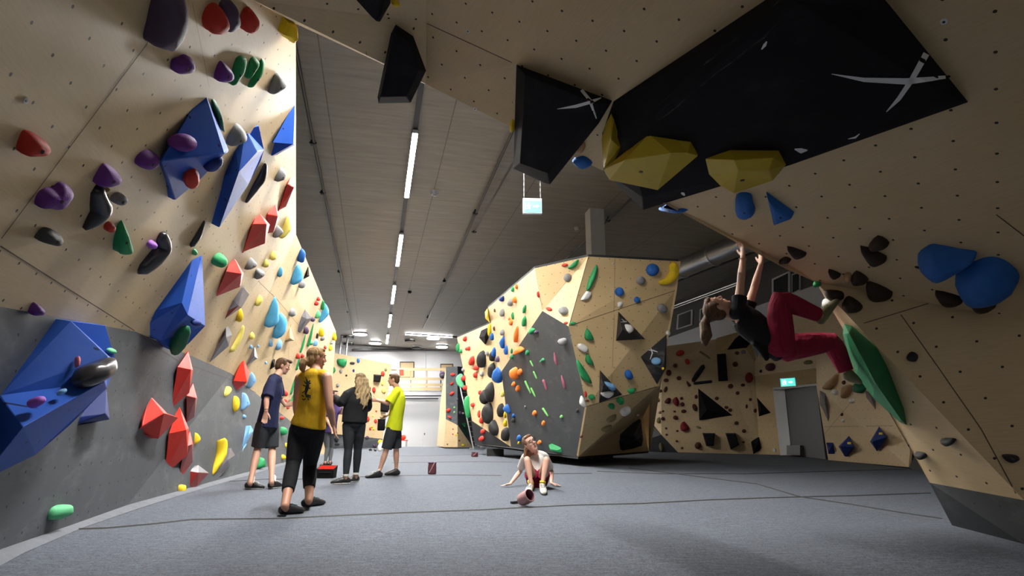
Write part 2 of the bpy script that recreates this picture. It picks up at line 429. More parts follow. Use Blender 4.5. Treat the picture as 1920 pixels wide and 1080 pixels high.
slab('overhead_panel', [[k1, k2, k3, w1, w1b, ON(RP, 1150, -420), ON(RP, 799, -420)]], 'plywood', ARCH, 'roof')
slab('lip_panel', [[e1, e2, k2, k1], [e2, e3, k3, k2]], 'plywood', ARCH, 'lip')
lp = plane(e0, e1, k1)
slab('lip_panel', [[em, e0, e1, k1], [em, k1, ON(RP, 799, -420), PY(440, -150, 2.95), PY(430, -40, 3.3)]], 'plywood', ARCH, 'liptan')
slab('overhang_panel', [[ON(WP, 1130, 320), e5, e6, e7, f1, f2, f3, ON(WP, 2300, -60), ON(WP, 1720, -145), w1, k3]], 'plywood', ARCH, 'over')
slab('side_panel', [[e7, e8, g1, g2, f2, f1], [g2, g3, f3, f2]], 'plywood', ARCH, 'side')
slab('painted_panel', [[g1, e9, b1, g2], [g2, b1, b2, g3]], 'panel_charcoal', ARCH, 'side')
for pts in ([(1604, 611), (1741, 569)], [(1689, 590), (1760, 690), (1840, 805), (1905, 925)], ): joint('side', pts, ARCH)
joint('over', [(1868, 402), (1920, 442)], ARCH); joint('lip', [(801, 44), (960, 117)], ARCH)
joint('liptan', [(686, 96), (688, 105)], ARCH, .002)

# ------------------------------------------------------------------ freestanding boulder in the middle
BO = thing('climbing_boulder', 'freestanding plywood and grey boulder with blue, white and yellow holds in mid hall', 'climbing boulder', PZ(1085, 858, 0))
a_, b_, c_, g_ = PY(1003, 503, 13.2), PY(1103, 481, 12.3), PY(1272, 490, 12.64), PY(1017, 583, 13.25)
h_, i_, q_, r_ = PY(1066, 612, 12.31), PY(1265, 545, 12.75), PY(1100, 762, 12.85), PY(1233, 724, 13.5)
s_, t_, x_, y_ = PY(1084, 856.5, 14.2), PY(958, 838, 18.8), PY(940, 697, 17.4), PY(915, 577, 17.6)
u1, u2, u3 = PY(1160, 849, 17.2), PY(1216, 846, 18.5), PY(1205, 783, 16.6)
u4 = PY(1218, 755, 15.2)
slab('plywood_panel', [[a_, b_, h_, g_], [b_, c_, i_, h_]], 'plywood_honey', BO, 'bfront')
slab('plywood_panel', [[h_, i_, r_, q_]], 'plywood_honey', BO, 'bfront')
slab('underside_panel', [[q_, r_, u4, u3, u2, u1, s_]], 'plywood_honey', BO, 'bunder')
slab('painted_panel', [[g_, h_, q_, s_, t_, x_]], 'panel_slate', BO, 'bgrey')
slab('side_panel', [[a_, g_, x_, y_]], 'plywood', BO, 'bleft')
v0, v1, v2, v3, v4, v5 = PY(857, 633, 23.5), PY(922, 605, 19.5), PY(942, 700, 18.6), PY(958, 838, 18.9), PY(885, 789, 21.8), PY(868, 690, 22.9)
slab('end_panel', [[v0, v1, PY(950, 700, 19.0), v3, v4, v5]], 'plywood', BO, 'bend')
slab('painted_panel', [[v4, v3, PY(905, 836, 21.5), PY(890, 832, 22.0)]], 'panel_charcoal', BO, 'bend')
bk = [p + AX * d for p, d in ((c_, 4.0), (PY(1233, 724, 13.8), 6.5), (v0, 2.5))]
slab('back_panel', [[c_, bk[0], u2, u4, r_, i_]], 'plywood_honey', BO, 'bback', hit=False)
slab('back_panel', [[bk[0], v0, PY(890, 832, 22.0), u2]], 'panel_charcoal', BO, 'bback', hit=False)
slab('top_panel', [[a_, b_, c_, bk[0], y_], [y_, bk[0], v1], [v1, bk[0], v0]], 'panel_charcoal', BO, 'bback', hit=False)
slab('underside_panel', [[s_, u1, u2, PY(890, 832, 22.0), t_]], 'panel_charcoal', BO, 'bback', hit=False)
joint('bfront', [(1153, 484), (1151, 585)], BO); joint('bfront', [(1152, 590), (1146, 740)], BO); joint('bfront', [(1018, 583), (1062, 528)], BO, .002)
joint('bfront', [(1103, 482), (1067, 611)], BO, .006); joint('bfront', [(1067, 611), (1265, 545)], BO, .006)
joint('bfront', [(1100, 762), (1232, 725)], BO, .006); joint('bleft', [(1003, 504), (1017, 582)], BO, .004)
for (u, v, yy) in ((929, 838, 20.5), (1050, 862, 17.5), (1128, 850, 17.6), (1000, 850, 19.0)):
    p = PY(u, v, yy); m = MB(); m.box((p.x, p.y, .118), (.28, 0, 0), (0, .28, 0), (0, 0, .118)); m.build('foot_block', 'rubber', BO)

# ------------------------------------------------------------------ climbing wall at the back left
BW = thing('climbing_wall', 'angled plywood climbing wall with grey base at the far back, behind the standing group', 'climbing wall', PY(700, 839, 31))
p0, p1, p2_, p3 = PY(624, 661, 29.5), PY(734, 683, 31), PY(718, 823, 31), PY(683, 797, 30.6)
slab('plywood_panel', [[PY(600, 680, 29.2), p0, p1, p2_, p3, PY(610, 812, 29.6)]], 'plywood', BW, 'back')
slab('painted_panel', [[PY(610, 812, 29.6), p3, p2_, PY(711, 840, 31), PY(600, 842, 29.6)]], 'panel_grey', BW, 'back')
# narrow tower right of the garage door
TW = thing('climbing_wall', 'narrow grey climbing tower with red holds and plywood foot beside the ladder', 'climbing wall', PY(850, 839, 30))
ta, tb, tc_, td, te = PY(836, 688, 29.5), PY(858, 687, 29.2), PY(858, 797, 29.2), PY(836, 786, 29.5), PY(892, 690, 32)
slab('painted_panel', [[ta, tb, tc_, td]], 'panel_grey', TW, 'tower')
slab('painted_panel', [[tb, te, PY(895, 838, 32), PY(886, 838, 30.2), tc_]], 'panel_grey', TW, 'tower')
slab('plywood_panel', [[td, tc_, PY(858, 838.5, 29.2), PY(832, 838.5, 29.5)]], 'plywood', TW, 'tower')
slab('plywood_panel', [[tc_, PY(886, 838, 30.2), PY(858, 838.5, 29.2)]], 'plywood', TW, 'tower')
slab('plywood_panel', [[ta, td, PY(832, 838, 29.5), PY(819, 836, 33.5), PY(826, 752, 33.5)]], 'plywood', TW, 'tower')

# ------------------------------------------------------------------ climbing wall in the far right corner
RW = thing('climbing_wall', 'dim plywood climbing wall with black volumes in the far right corner beside the door', 'climbing wall', PY(1350, 850, 23))
d1, d2 = 24.0, 21.7
slab('plywood_panel', [[PY(1248, 649, d1), PY(1343, 636, 22.8), PY(1343, 661, 22.8), PY(1424, 852, d2), PY(1271, 848, 23.6), PY(1240, 815, d1), PY(1241, 690, d1)]], 'plywood', RW, 'far')
slab('plywood_panel', [[PY(1343, 661, 22.8), PY(1398, 653, 22.0), PY(1416, 679, 21.8), PY(1424, 852, d2)]], 'plywood', RW, 'far')
slab('plywood_panel', [[PY(1241, 660, d1), PY(1240, 815, d1), PY(1208, 775, 25.5), PY(1218, 755, 25), PY(1232, 700, 24.5)]], 'plywood', RW, 'far')
slab('painted_panel', [[PY(1205, 776, 25.4), PY(1240, 815, d1), PY(1271, 848, 23.6), PY(1150, 846, 26)]], 'panel_charcoal', RW, 'far')
slab('plywood_panel', [[PY(1416, 704, d2), PY(1449, 729, 21), PY(1463, 853, 20.9), PY(1424, 852, d2)]], 'plywood_honey', RW, 'far')
slab('upper_panel', [[PY(1343, 634, 23.2), PY(1400, 618, 22.8), PY(1420, 680, 22.2), PY(1343, 662, 23.2)]], 'plywood_honey', RW, 'far')
slab('header_panel', [[PY(1415, 679, 21.5), PY(1440, 630, 20.5), PY(1487, 590, 18.8), PY(1530, 600, 17.8), PY(1530, 690, 17.8), PY(1415, 705, 21.5)]], 'plywood', RW, 'far')
slab('soffit_panel', [[PY(1415, 705, 21.5), PY(1530, 688, 17.8), PY(1530, 723, 18.6), PY(1450, 730, 21)]], 'plywood_honey', RW, 'far')
R2 = thing('climbing_wall', 'plywood climbing wall with blue pyramid volumes right of the grey door', 'climbing wall', PY(1620, 868, 15.5))
r2a, r2b, r2c, r2d, r2e, r2f = PY(1528, 600, 17.7), PY(1531, 725, 17.6), PY(1553, 862.5, 17.5), PY(1704, 876, 13.4), PY(1716, 700, 13.2), PY(1560, 560, 16.5)
slab('plywood_panel', [[r2a, r2f, r2e, r2d, r2c, r2b]], 'plywood', R2, 'r2')
slab('painted_panel', [[r2d, PY(1716, 853, 13.2), PY(1760, 885, 11.5), PY(1745, 905, 11.2)]], 'panel_charcoal', R2, 'r2')
joint('r2', [(1545, 800), (1675, 798)], R2); joint('r2', [(1545, 815), (1595, 755)], R2)

# ------------------------------------------------------------------ door, windows, gallery
def px_box(name, pts, mat, parent=None, back=(0, .25, 0), kind=None):
    """a prism: px outline with depths, thickened along 'back'"""
    P = [PY(u, v, y) for u, v, y in pts]; n = len(P); bv = Vector(back)
    nn = (P[1] - P[0]).cross(P[2] - P[0])
    if nn.dot(EYE - P[0]) < 0: P.reverse()
    o = mk(name, P + [p + bv for p in P], [tuple(range(n)), tuple(reversed(range(n, 2 * n)))] + [((i + 1) % n, i, n + i, n + (i + 1) % n) for i in range(n)], mat, parent)
    if kind: o['kind'] = kind
    return o
dr = px_box('door_1', [(1471, 730, 20.4), (1531, 722, 18.0), (1548, 861, 17.9), (1484, 853.5, 20.3)], 'door_grey', back=(.25, .1, 0), kind='structure')
px_box('door_frame', [(1449, 730, 20.9), (1471, 730, 20.35), (1484, 853.5, 20.25), (1463, 853.5, 20.8)], 'white_paint', dr, back=(.2, .15, 0))
px_box('door_lintel', [(1449, 727, 20.8), (1531, 719, 18.0), (1531, 723, 18.0), (1449, 731, 20.8)], 'white_paint', dr, back=(.2, .1, 0))
px_box('floor_stop_box', [(1475, 835, 20.0), (1500, 835, 19.3), (1500, 853, 19.3), (1475, 853, 20.0)], 'door_grey', dr, back=(.2, .1, 0))
# garage door
def bwq(u0, v0, u1, v1, off=.0):
    return [ON(BWP, u0, v0, off), ON(BWP, u1, v0, off), ON(BWP, u1, v1, off), ON(BWP, u0, v1, off)]
def bw_panel(name, u0, v0, u1, v1, off, mat, parent=None, kind=None, t=.1):
    q = bwq(u0, v0, u1, v1, off); n = BWP[0]
    if off > 0:
        s = [p - n * t for p in q]
    else: s = [p - n * t for p in q]
    o = mk(name, q + s, [(3, 2, 1, 0), (4, 5, 6, 7)] + [(i, (i + 1) % 4, 4 + (i + 1) % 4, 4 + i) for i in range(4)], mat, parent)
    if kind: o['kind'] = kind
    return o
gd = bw_panel('door_2', 735, 750, 829, 843, .12, 'white_gloss', kind='structure')
bw_panel('wicket_door', 793, 800, 817, 842, .16, 'white_gloss', gd, t=.04)
bw_panel('door_handle', 795.5, 812, 796.8, 815.5, .2, 'black_metal', gd, t=.04)
bw_panel('door_frame', 828, 752, 831, 843, .2, 'steel', gd, t=.08)
bw_panel('trim_1', 735, 746.5, 822, 748.5, .25, 'black_metal', kind='structure', t=.13)
for k_, (u0, v0, u1, v1) in enumerate(((750, 678, 777, 708), (826, 682, 850, 704))):
    w = bw_panel('window_%d' % (k_ + 1), u0, v0, u1, v1, .05, 'joint_dark', kind='structure', t=.05)
    bw_panel('pane', u0 + 1.2, v0 + 2, u1 - 2, v1 - 1, .07, 'timber_rail', w, t=.02)
    bw_panel('sill', u0 - 1, v1, u1 + 1, v1 + 3, .15, 'white_paint', w, t=.1)
bw_panel('trim_2', 799, 661, 804, 742, .1, 'offwhite_wall', kind='structure', t=.1)
bw_panel('trim_3', 662, 653.5, 873, 656.5, .5, 'black_metal', kind='structure', t=.5)
# gallery with timber rails in front of the back wall
ga = thing('gallery_railing', 'pale timber railing of a gallery along the white back wall', 'railing', ON(BWP, 790, 735, 2.2))
for v0, v1 in ((690, 695), (708, 712.5), (719, 724), (726, 732)):
    bw_panel('rail', 724, v0, 838, v1, 2.2, 'timber_rail', ga, t=.08)
bw_panel('floor_edge', 726, 733, 838, 741, 2.1, 'white_paint', ga, t=.8)
for u in (745, 770, 800, 826): bw_panel('post', u, 690, u + 1.6, 735, 2.1, 'black_metal' if u > 820 else 'timber_rail', ga, t=.06)
tag(bw_panel('roller_bar', 740, 741.5, 832, 743, 2.0, 'black_metal', t=.1), 'black horizontal bar below the gallery above the white garage door', 'bar')
tag(bw_panel('notice_board', 749, 693, 757, 704, 2.35, 'hold_brightred', t=.04), 'small red board hanging on the gallery railing', 'board')
tag(bw_panel('notice_board', 733, 687.5, 744, 692, 2.35, 'white_gloss', t=.04), 'small white board at the left end of the gallery railing', 'board')
bp = thing('backpack', 'small dark bag hanging at the right end of the gallery railing', 'bag', ON(BWP, 829, 703, 2.5))
m = MB(); m.ell(ON(BWP, 829.5, 703, 2.5), BWd * .24, BWP[0] * .12, (0, 0, .28)); m.build('bag_body', 'hold_plum', bp, True)
m = MB(); m.ell(ON(BWP, 829.5, 705, 2.62), BWd * .16, BWP[0] * .06, (0, 0, .12)); m.build('bag_pocket', 'hold_darkgrey', bp, True)
# right wall: light band, dark windows
def rw_panel(name, quad, off, mat, parent=None, kind=None, t=.05):
    q = [ON(RWP, u, v, off) for u, v in quad]; n = RWP[0]; s = [p - n * t for p in q]
    o = mk(name, q + s, [(0, 1, 2, 3), (7, 6, 5, 4)] + [(i, 4 + i, 4 + (i + 1) % 4, (i + 1) % 4) for i in range(4)], mat, parent)
    if kind: o['kind'] = kind
    return o
rw_panel('trim_4', [(1225, 680), (1225, 643), (1620, 502), (1620, 760)], .03, 'white_paint', kind='structure', t=.02)
for k_, q in enumerate(([(1270, 590), (1268, 618), (1297, 609), (1298, 580)], [(1312, 580), (1311, 603), (1330, 596), (1331, 573)], [(1447, 523), (1447, 570), (1480, 556), (1480, 508)], [(1484, 514), (1484, 552), (1499, 545), (1499, 509)])):
    w = rw_panel('window_%d' % (k_ + 3), q, .06, 'white_paint', kind='structure', t=.05)
    cx = sum(a for a, b in q) / 4; cy = sum(b for a, b in q) / 4
    rw_panel('pane', [(cx + (a - cx) * .8, cy + (b - cy) * .86) for a, b in q], .075, 'glass_dark', w, t=.02)
rl = thing('wall_rail', 'thin grey cable rail running under the ceiling on the right hand wall', 'rail', ON(RWP, 1320, 550, .1))
m = MB(); m.tube([ON(RWP, 1255, 577, .12), ON(RWP, 1383, 530, .12)], .03, 6); m.build('conduit', 'steel', rl)
m = MB(); m.tube([ON(RWP, 1255, 581, .12), ON(RWP, 1383, 534, .12)], .02, 6); m.build('conduit', 'steel', rl)
# silver ventilation duct under the ceiling at the right
q0, q1 = PZ(1262, 510, 6.35), PZ(1470, 425, 6.35)
dv = thing('ventilation_duct', 'round silver ventilation duct under the ceiling at the right', 'duct', (q0 + q1) / 2)
dd_ = (q1 - q0); m = MB(); m.tube([q0 - dd_ * .35, q0, q1, q1 + dd_ * .3], .33, 20); m.build('duct_pipe', 'steel', dv, True)
for f in (-.2, .1, .42, .74, 1.05):
    p = q0 + dd_ * f; m = MB(); m.tube([p, p + dd_.normalized() * .08], .36, 20); m.build('duct_ring', 'alu', dv)
m = MB(); m.bar(q0 + Vector((.5, 0, -.15)) - dd_ * .2, q1 + Vector((.5, 0, -.15)) + dd_ * .3, .12, .12); m.build('mounting_rail', 'black_metal', dv)
for i_, (z_, u, v, lab) in enumerate((('over', 1770, 40, 'upper right corner of the picture'), ('roof', 878, 58, 'roof left of the black shield volume'), ('left', 47, 188, 'near left wall above a red hold'), ('lip', 891, 204, 'arch lip edge right of the tall black volume'))):
    p, pl = hitray(u, v, z_); m = MB(); m.cyl(p - pl[0] * .002, p + pl[0] * .006, .017 if i_ != 1 else .014, 16); w_o = tag(m.build('bolt_washer', 'chalk_white'), 'small white washer on the plywood, ' + lab, 'washer')
    m = MB(); m.cyl(p, p + pl[0] * .008, .007, 10); m.build('bolt', 'black_metal', w_o)
# concrete column
p = PZ(1105, 391, CEIL); col_ = MB()
col_.box((p.x + .17, p.y + .2, CEIL / 2 + .75), AXR * .21, AX * .21, (0, 0, CEIL / 2 - .75))
tag(col_.build('trim_5', 'white_paint'), kind='structure')

# ------------------------------------------------------------------ ceiling lamps, pipes, signs
ZL = CEIL - .09
A0, A1 = PZ(790, 160, ZL), PZ(725, 645, ZL); LD = (A1 - A0).normalized(); LS = Vector((LD.y, -LD.x, 0))
trk = thing('light_track', 'long black lighting rail running down the middle of the concrete ceiling', 'light track', (A0 + A1) / 2)
m = MB(); m.bar(A0 - LD * 8 + Vector((0, 0, .05)), A1 + Vector((0, 0, .05)), .10, .07); m.build('rail', 'black_metal', trk)
def led(a, b, label, grp='strip lights on the middle ceiling rail', w=.105, fl=True, em='led'):
    t = thing('strip_light', label, 'strip light', (a + b) / 2, grp)
    d = (b - a).normalized()
    m = MB(); m.bar(a - Vector((0, 0, .045)), b - Vector((0, 0, .045)), w, .032); m.build('diffuser', em, t)
    m = MB(); m.bar(a, b, w + .03, .06)
    for q in ((-1, 1) if fl else ()): m.bar(a + d.cross(Vector((0, 0, 1))) * q * (w / 2 + .008) - Vector((0, 0, .062)), b + d.cross(Vector((0, 0, 1))) * q * (w / 2 + .008) - Vector((0, 0, .062)), .012, .068)
    m.build('housing', 'black_metal', t)
    for e, s in ((a, -1), (b, 1)):
        m = MB(); m.bar(e + d * s * .001 - Vector((0, 0, .03)), e + d * s * .03 - Vector((0, 0, .03)), w + .015, .075); m.build('end_cap', 'white_paint', t)
def onl(v):
    d = ray(0, v); f = None
    lo, hi = 0.0, 1.0
    P0, P1 = A0 - LD * 9, A1 + LD * 3
    for _ in range(40):
        mid = (lo + hi) / 2; y = project(P0 + (P1 - P0) * mid)[1]
        if y < v: lo = mid
        else: hi = mid
    return P0 + (P1 - P0) * lo
for i, (a, b) in enumerate(((245, 366), (437, 496), (533, 567), (588, 611.5), (626, 642.5))):
    led(onl(a), onl(b), '%s lit strip light on the middle ceiling rail' % ['nearest', 'second nearest', 'middle', 'second farthest', 'farthest'][i])
led(A0 - LD * 4.9, A0 - LD * 1.6, 'lit strip light of the ceiling rail above the overhead arch, hidden by it')
led(PZ(760, 626, CEIL - .03), PZ(848, 631.5, CEIL - .03), 'horizontal lit strip light across the far ceiling right of the rail', None, fl=False, em='lamp_disc')
m = MB(); m.bar(PZ(848, 631.5, CEIL - .04), PZ(885, 634, CEIL - .04), .1, .08); tag(m.build('light_rail', 'black_metal'), 'short black rail continuing the horizontal strip light at the far ceiling', 'light rail')
for i, (u, v) in enumerate(((675.9, 625), (703.6, 642), (812, 633), (828.3, 649))):
    p = PZ(u, v, CEIL - .03); t = thing('ceiling_lamp', 'lit round ceiling lamp, %s of the four from the left' % ['first', 'second', 'third', 'fourth'][i], 'ceiling lamp', p, 'round ceiling lamps at the far end')
    m = MB(); m.cyl(p - Vector((0, 0, .10)), p - Vector((0, 0, .05)), .40, 24); m.build('diffuser', 'lamp_disc', t)
    m = MB(); m.cyl(p - Vector((0, 0, .06)), p, .44, 24); m.build('rim', 'white_paint', t)
for i, (u, v) in enumerate(((653.5, 630.5), (653.5, 643.5), (769, 637), (781, 650))):
    p = PZ(u, v, CEIL - .03); t = thing('ceiling_speaker', 'dark round fitting on the far ceiling, %s from the left' % ['first and nearer', 'first and farther', 'third', 'fourth'][i], 'ceiling fitting', p, 'dark round ceiling fittings')
    m = MB(); m.cyl(p - Vector((0, 0, .14)), p, .36, 20); m.build('grille', 'black_metal', t)
    m = MB(); m.cyl(p - Vector((0, 0, .04)), p + Vector((0, 0, .02)), .40, 20); m.build('rim', 'steel', t)
def pipe(name, px, label, r, clamps, z=CEIL - .12, mat='pipe_paint'):
    P = [PZ(u, v, z) for u, v in px]; t = thing(name, label, 'pipe', (P[0] + P[-1]) / 2)
    m = MB(); m.tube([P[0] - (P[1] - P[0]).normalized() * 2] + P, r, 8); m.build('pipe_run', mat, t, True)
    for u, v in clamps:
        p = PZ(u, v, z); d = (P[-1] - P[0]).normalized()
        m = MB(); m.bar(p - d * .05, p + d * .05, r * 3.2, r * 3.0); m.box(p + Vector((0, 0, .06)), (.02, 0, 0), (0, .02, 0), (0, 0, .06))
        m.bar(p - AXR * .075, p + AXR * .075, .04, .03)
        m.build('clamp', 'black_metal', t)
pipe('sprinkler_pipe', [(556, 100), (585, 250), (630, 470), (661.5, 629)], 'long thin sprinkler pipe along the ceiling above the left climbing wall', .032, [(587, 268), (605, 361), (636, 509), (652, 585)])
pipe('sprinkler_pipe', [(955, 260), (890, 405), (830, 543), (793, 615)], 'long thin sprinkler pipe along the ceiling right of the light rail', .032, [(891, 400), (833, 527), (802, 595)])
pipe('cable_conduit', [(1000, 237), (945, 336), (889, 436)], 'thin grey cable conduit on the ceiling beside the right sprinkler pipe', .018, [(889, 435)], CEIL - .05)
pipe('sprinkler_pipe', [(1170, 385), (1110, 440), (1040, 505), (1000, 540)], 'thin pipe on the dark ceiling above the freestanding boulder', .03, [(1140, 413)])
for i, (u, v, r) in enumerate(((815, 361, .12), (768, 547, .09), (1081, 428, .08))):
    p = PZ(u, v, CEIL - .03); t = thing('smoke_detector', ['white smoke detector on the ceiling nearest, right of the light rail', 'small dark detector on the ceiling beside the light rail', 'small pale detector on the dark ceiling left of the column'][i], 'smoke detector', p)
    m = MB(); m.cyl(p - Vector((0, 0, .07)), p + Vector((0, 0, .03)), r * .8, 14, r); m.build('housing', ['white_paint', 'black_metal', 'white_paint'][i], t)
    m = MB(); m.cyl(p - Vector((0, 0, .10)), p - Vector((0, 0, .06)), r * .4, 12); m.build('sensor', 'steel', t)
# exit signs
def pict(o_, r, d, n, parent, w):
    """running figure, doorway and arrow, white on green"""
    def q(x, y): return o_ + r * (x * w) + d * (y * w) + n * .012
    def poly(nm, pts):
        P = [q(*a) for a in pts]; nn = (P[1] - P[0]).cross(P[2] - P[0])
        if nn.dot(n) < 0: P.reverse()
        k3_ = len(P); mk(nm, P + [p - n * .008 for p in P], [tuple(range(k3_)), tuple(reversed(range(k3_, 2 * k3_)))] + [((i + 1) % k3_, i, k3_ + i, k3_ + (i + 1) % k3_) for i in range(k3_)], 'exit_white', parent)
    m = MB(); m.cyl(q(-.20, .16), q(-.20, .16) + n * .004, .035 * w, 10); m.build('running_figure', 'exit_white', parent)
    poly('running_figure', [(-.26, .12), (-.18, .12), (-.17, -.02), (-.24, -.03)])
    poly('running_figure', [(-.18, .10), (-.09, .03), (-.10, .00), (-.19, .06)])
    poly('running_figure', [(-.25, .10), (-.33, .03), (-.31, .00), (-.24, .06)])
    poly('running_figure', [(-.20, -.02), (-.12, -.09), (-.13, -.17), (-.16, -.17), (-.16, -.10), (-.23, -.05)])
    poly('running_figure', [(-.24, -.02), (-.25, -.11), (-.35, -.15), (-.34, -.18), (-.22, -.13), (-.20, -.04)])
    poly('exit_arrow', [(.06, .035), (.24, .035), (.24, .10), (.38, 0), (.24, -.10), (.24, -.035), (.06, -.035)])
    poly('door_symbol', [(-.40, .2), (-.37, .2), (-.37, -.2), (-.40, -.2)])
es = PY(998, 387, 8.6); t = thing('exit_sign', 'illuminated green exit sign hanging on two chains from the ceiling', 'exit sign', es)
sc = 8.6 / FPX; rx = Vector((1, .05, 0)).normalized(); rn = Vector((.05, -1, 0)).normalized()
m = MB(); m.box(es, rx * 19 * sc, rn * .03, Vector((0, 0, 1)) * 16 * sc); m.build('sign_box', 'white_paint', t)
m = MB(); m.box(es + rn * .032 - Vector((0, 0, 2 * sc)), rx * 17.5 * sc, rn * .004, Vector((0, 0, 1)) * 12 * sc); m.build('sign_face', 'exit_glow', t)
pict(es + rn * .036 - Vector((0, 0, 2 * sc)), rx, Vector((0, 0, 1)), rn, t, 36 * sc)
for s in (-1, 1):
    c0 = es + rx * s * 16.5 * sc + Vector((0, 0, 16 * sc)); m = MB()
    n_l = int((CEIL - c0.z) / .045)
    for i in range(n_l):
        c = c0 + Vector((0, 0, .0225 + i * .045)); m.box(c, (rx if i % 2 else rn) * .007, (rn if i % 2 else rx) * .003, (0, 0, .026))
    m.build('chain', 'alu', t)
es = PY(1489, 718, 19.0); t = thing('exit_sign', 'lit green exit sign above the grey door in the far right corner', 'exit sign', es)
sc = 19.0 / FPX; rx = Vector((.62, -.78, 0)); rn = Vector((-.78, -.62, 0)); es = es + rn * .35
m = MB(); m.box(es, rx * 15 * sc, rn * .05, Vector((0, 0, 1)) * 8.5 * sc); m.build('sign_box', 'white_paint', t)
m = MB(); m.box(es + rn * .052, rx * 13.5 * sc, rn * .004, Vector((0, 0, 1)) * 7 * sc); m.build('sign_face', 'exit_glow', t)
pict(es + rn * .058, rx, Vector((0, 0, 1)), rn, t, 24 * sc)
# ladder
lt, lb = PY(862, 722, 27.0), PY(888, 838.5, 27.0); rt, rb = PY(873, 722, 27.5), PY(902, 836, 27.5); lb.z = rb.z = .035
ld_ = thing('ladder', 'aluminium ladder leaning beside the boulder\'s far end', 'ladder', (lb + rb) / 2)
for a, b in ((lt, lb), (rt, rb)):
    m = MB(); m.bar(a, b, .09, .05); m.build('ladder_rail', 'alu', ld_)
for i in range(13):
    f = (i + .5) / 13; m = MB(); m.bar(lt + (lb - lt) * f, rt + (rb - rt) * f, .04, .04); m.build('rung', 'alu', ld_)
m = MB(); m.bar(lb + Vector((-.15, 0, .03)), rb + Vector((.15, 0, .03)), .1, .07); m.build('foot_bar', 'alu', ld_)
# ladder poles above the back climbing wall
for i, u in enumerate((636, 648)):
    a, b = PY(u, 668, 33), PY(u + 4, 628, 33); m = MB(); m.tube([a - Vector((0, 0, 1.2)), a, b], .05, 8)
    tag(m.build('metal_pole', 'alu', smooth=True), '%s thin metal pole rising behind the back climbing wall' % ['left', 'right'][i], 'pole')
# ------------------------------------------------------------------ climbing holds and volumes
HOLDS = []
def tilt_plane(u, v, zone):
    """wall point, wall plane and the plane the hold's rim lies in (turned towards the room on steeply seen walls)"""
    p, pl = hitray(u, v, zone); n = pl[0]; vd = (EYE - p).normalized(); s = n.dot(vd)
    if s >= .5: return p, n, n
    lo, hi = 0.0, 3.0
    for _ in range(30):
        b = (lo + hi) / 2
        if (n + vd * b).normalized().dot(vd) < .56: lo = b
        else: hi = b
    return p, n, (n + vd * lo).normalized()
def rim(pts, p, n, m, emb=.012):
    mp = (m, m.dot(p)); R = [ON(mp, u, v) for u, v in pts]
    h = min(n.dot(q - p) for q in R)
    mp = (m, m.dot(p + n * (-h if m is not n else 0)))
    R = [ON(mp, u, v) for u, v in pts]
    foot = [q - n * (n.dot(q - p) + emb) for q in R]
    return R, foot
def smooth_poly(pts, k=3):
    out = []; N = len(pts)
    for i in range(N):
        p0, p1, p2, p3 = (pts[(i + j) % N] for j in (-1, 0, 1, 2))
        for s in range(k):
            t = s / k
            out.append(tuple(.5 * (2 * p1[c] + (p2[c] - p0[c]) * t + (2 * p0[c] - 5 * p1[c] + 4 * p2[c] - p3[c]) * t * t + (3 * p1[c] - p0[c] - 3 * p2[c] + p3[c]) * t ** 3) for c in (0, 1)))
    return out
def ell_px(cx, cy, rx, ry, ang=0, n=14):
    a = math.radians(ang); ca, sa = math.cos(a), math.sin(a)
    return [(cx + rx * math.cos(t) * ca - ry * math.sin(t) * sa, cy + rx * math.cos(t) * sa + ry * math.sin(t) * ca) for t in (2 * math.pi * i / n for i in range(n))]
def blob(R, foot, m, H, seed, rough=.1, levels=5, offs=(0, 0), power=.62):
    n = len(R); c = sum(R, Vector()) / n
    V = list(foot); F = []
    size = sum((q - c).length for q in R) / n
    rings = [[]]
    sh = Vector((0, 0, -1)); sh = (sh - m * sh.dot(m)) * size * .22      # belly hangs a little low, like a real jug
    for l in range(levels):
        t = l / levels * math.pi / 2; sc = math.cos(t) ** power; hh = math.sin(t) * H
        for i, q in enumerate(R):
            w = c + (q - c) * sc + m * hh + sh * math.sin(t)
            d = mnoise.noise(w * (1.1 / max(size, .02)) + Vector((seed, seed * .7, 0)))
            V.append(w + ((q - c).normalized() * .5 + m) * d * rough * size * (1 if l else 0))
    V.append(c + m * H + sh); top = len(V) - 1
    for l in range(levels):
        for i in range(n):
            j = (i + 1) % n; F.append((l * n + i, l * n + j, (l + 1) * n + j, (l + 1) * n + i))
    for i in range(n): F.append((levels * n + i, levels * n + (i + 1) % n, top))
    return V, F, V[top]
def orient(V, F, ctr, out):
    """flip faces so that they look outwards"""
    a = Vector()
    for f in F[:]:
        p = [V[i] for i in f]; nn = (p[1] - p[0]).cross(p[2] - p[0])
        a += nn * (1 if (sum(p, Vector()) / len(p) - ctr).dot(nn) > 0 else -1) * 0
    s = sum(((V[f[1]] - V[f[0]]).cross(V[f[2]] - V[f[0]])).dot(sum((V[i] for i in f), Vector()) / len(f) - ctr) for f in F)
    return [tuple(reversed(f)) for f in F] if s < 0 else F
SEED = [1]
def finish(o, colour, shape, zone, uv, noun, label, zl, hole, part_z=None):
    HOLDS.append(dict(o=o, colour=colour, shape=shape, zone=zl or zone, uv=uv, noun=noun, label=label))
    return o
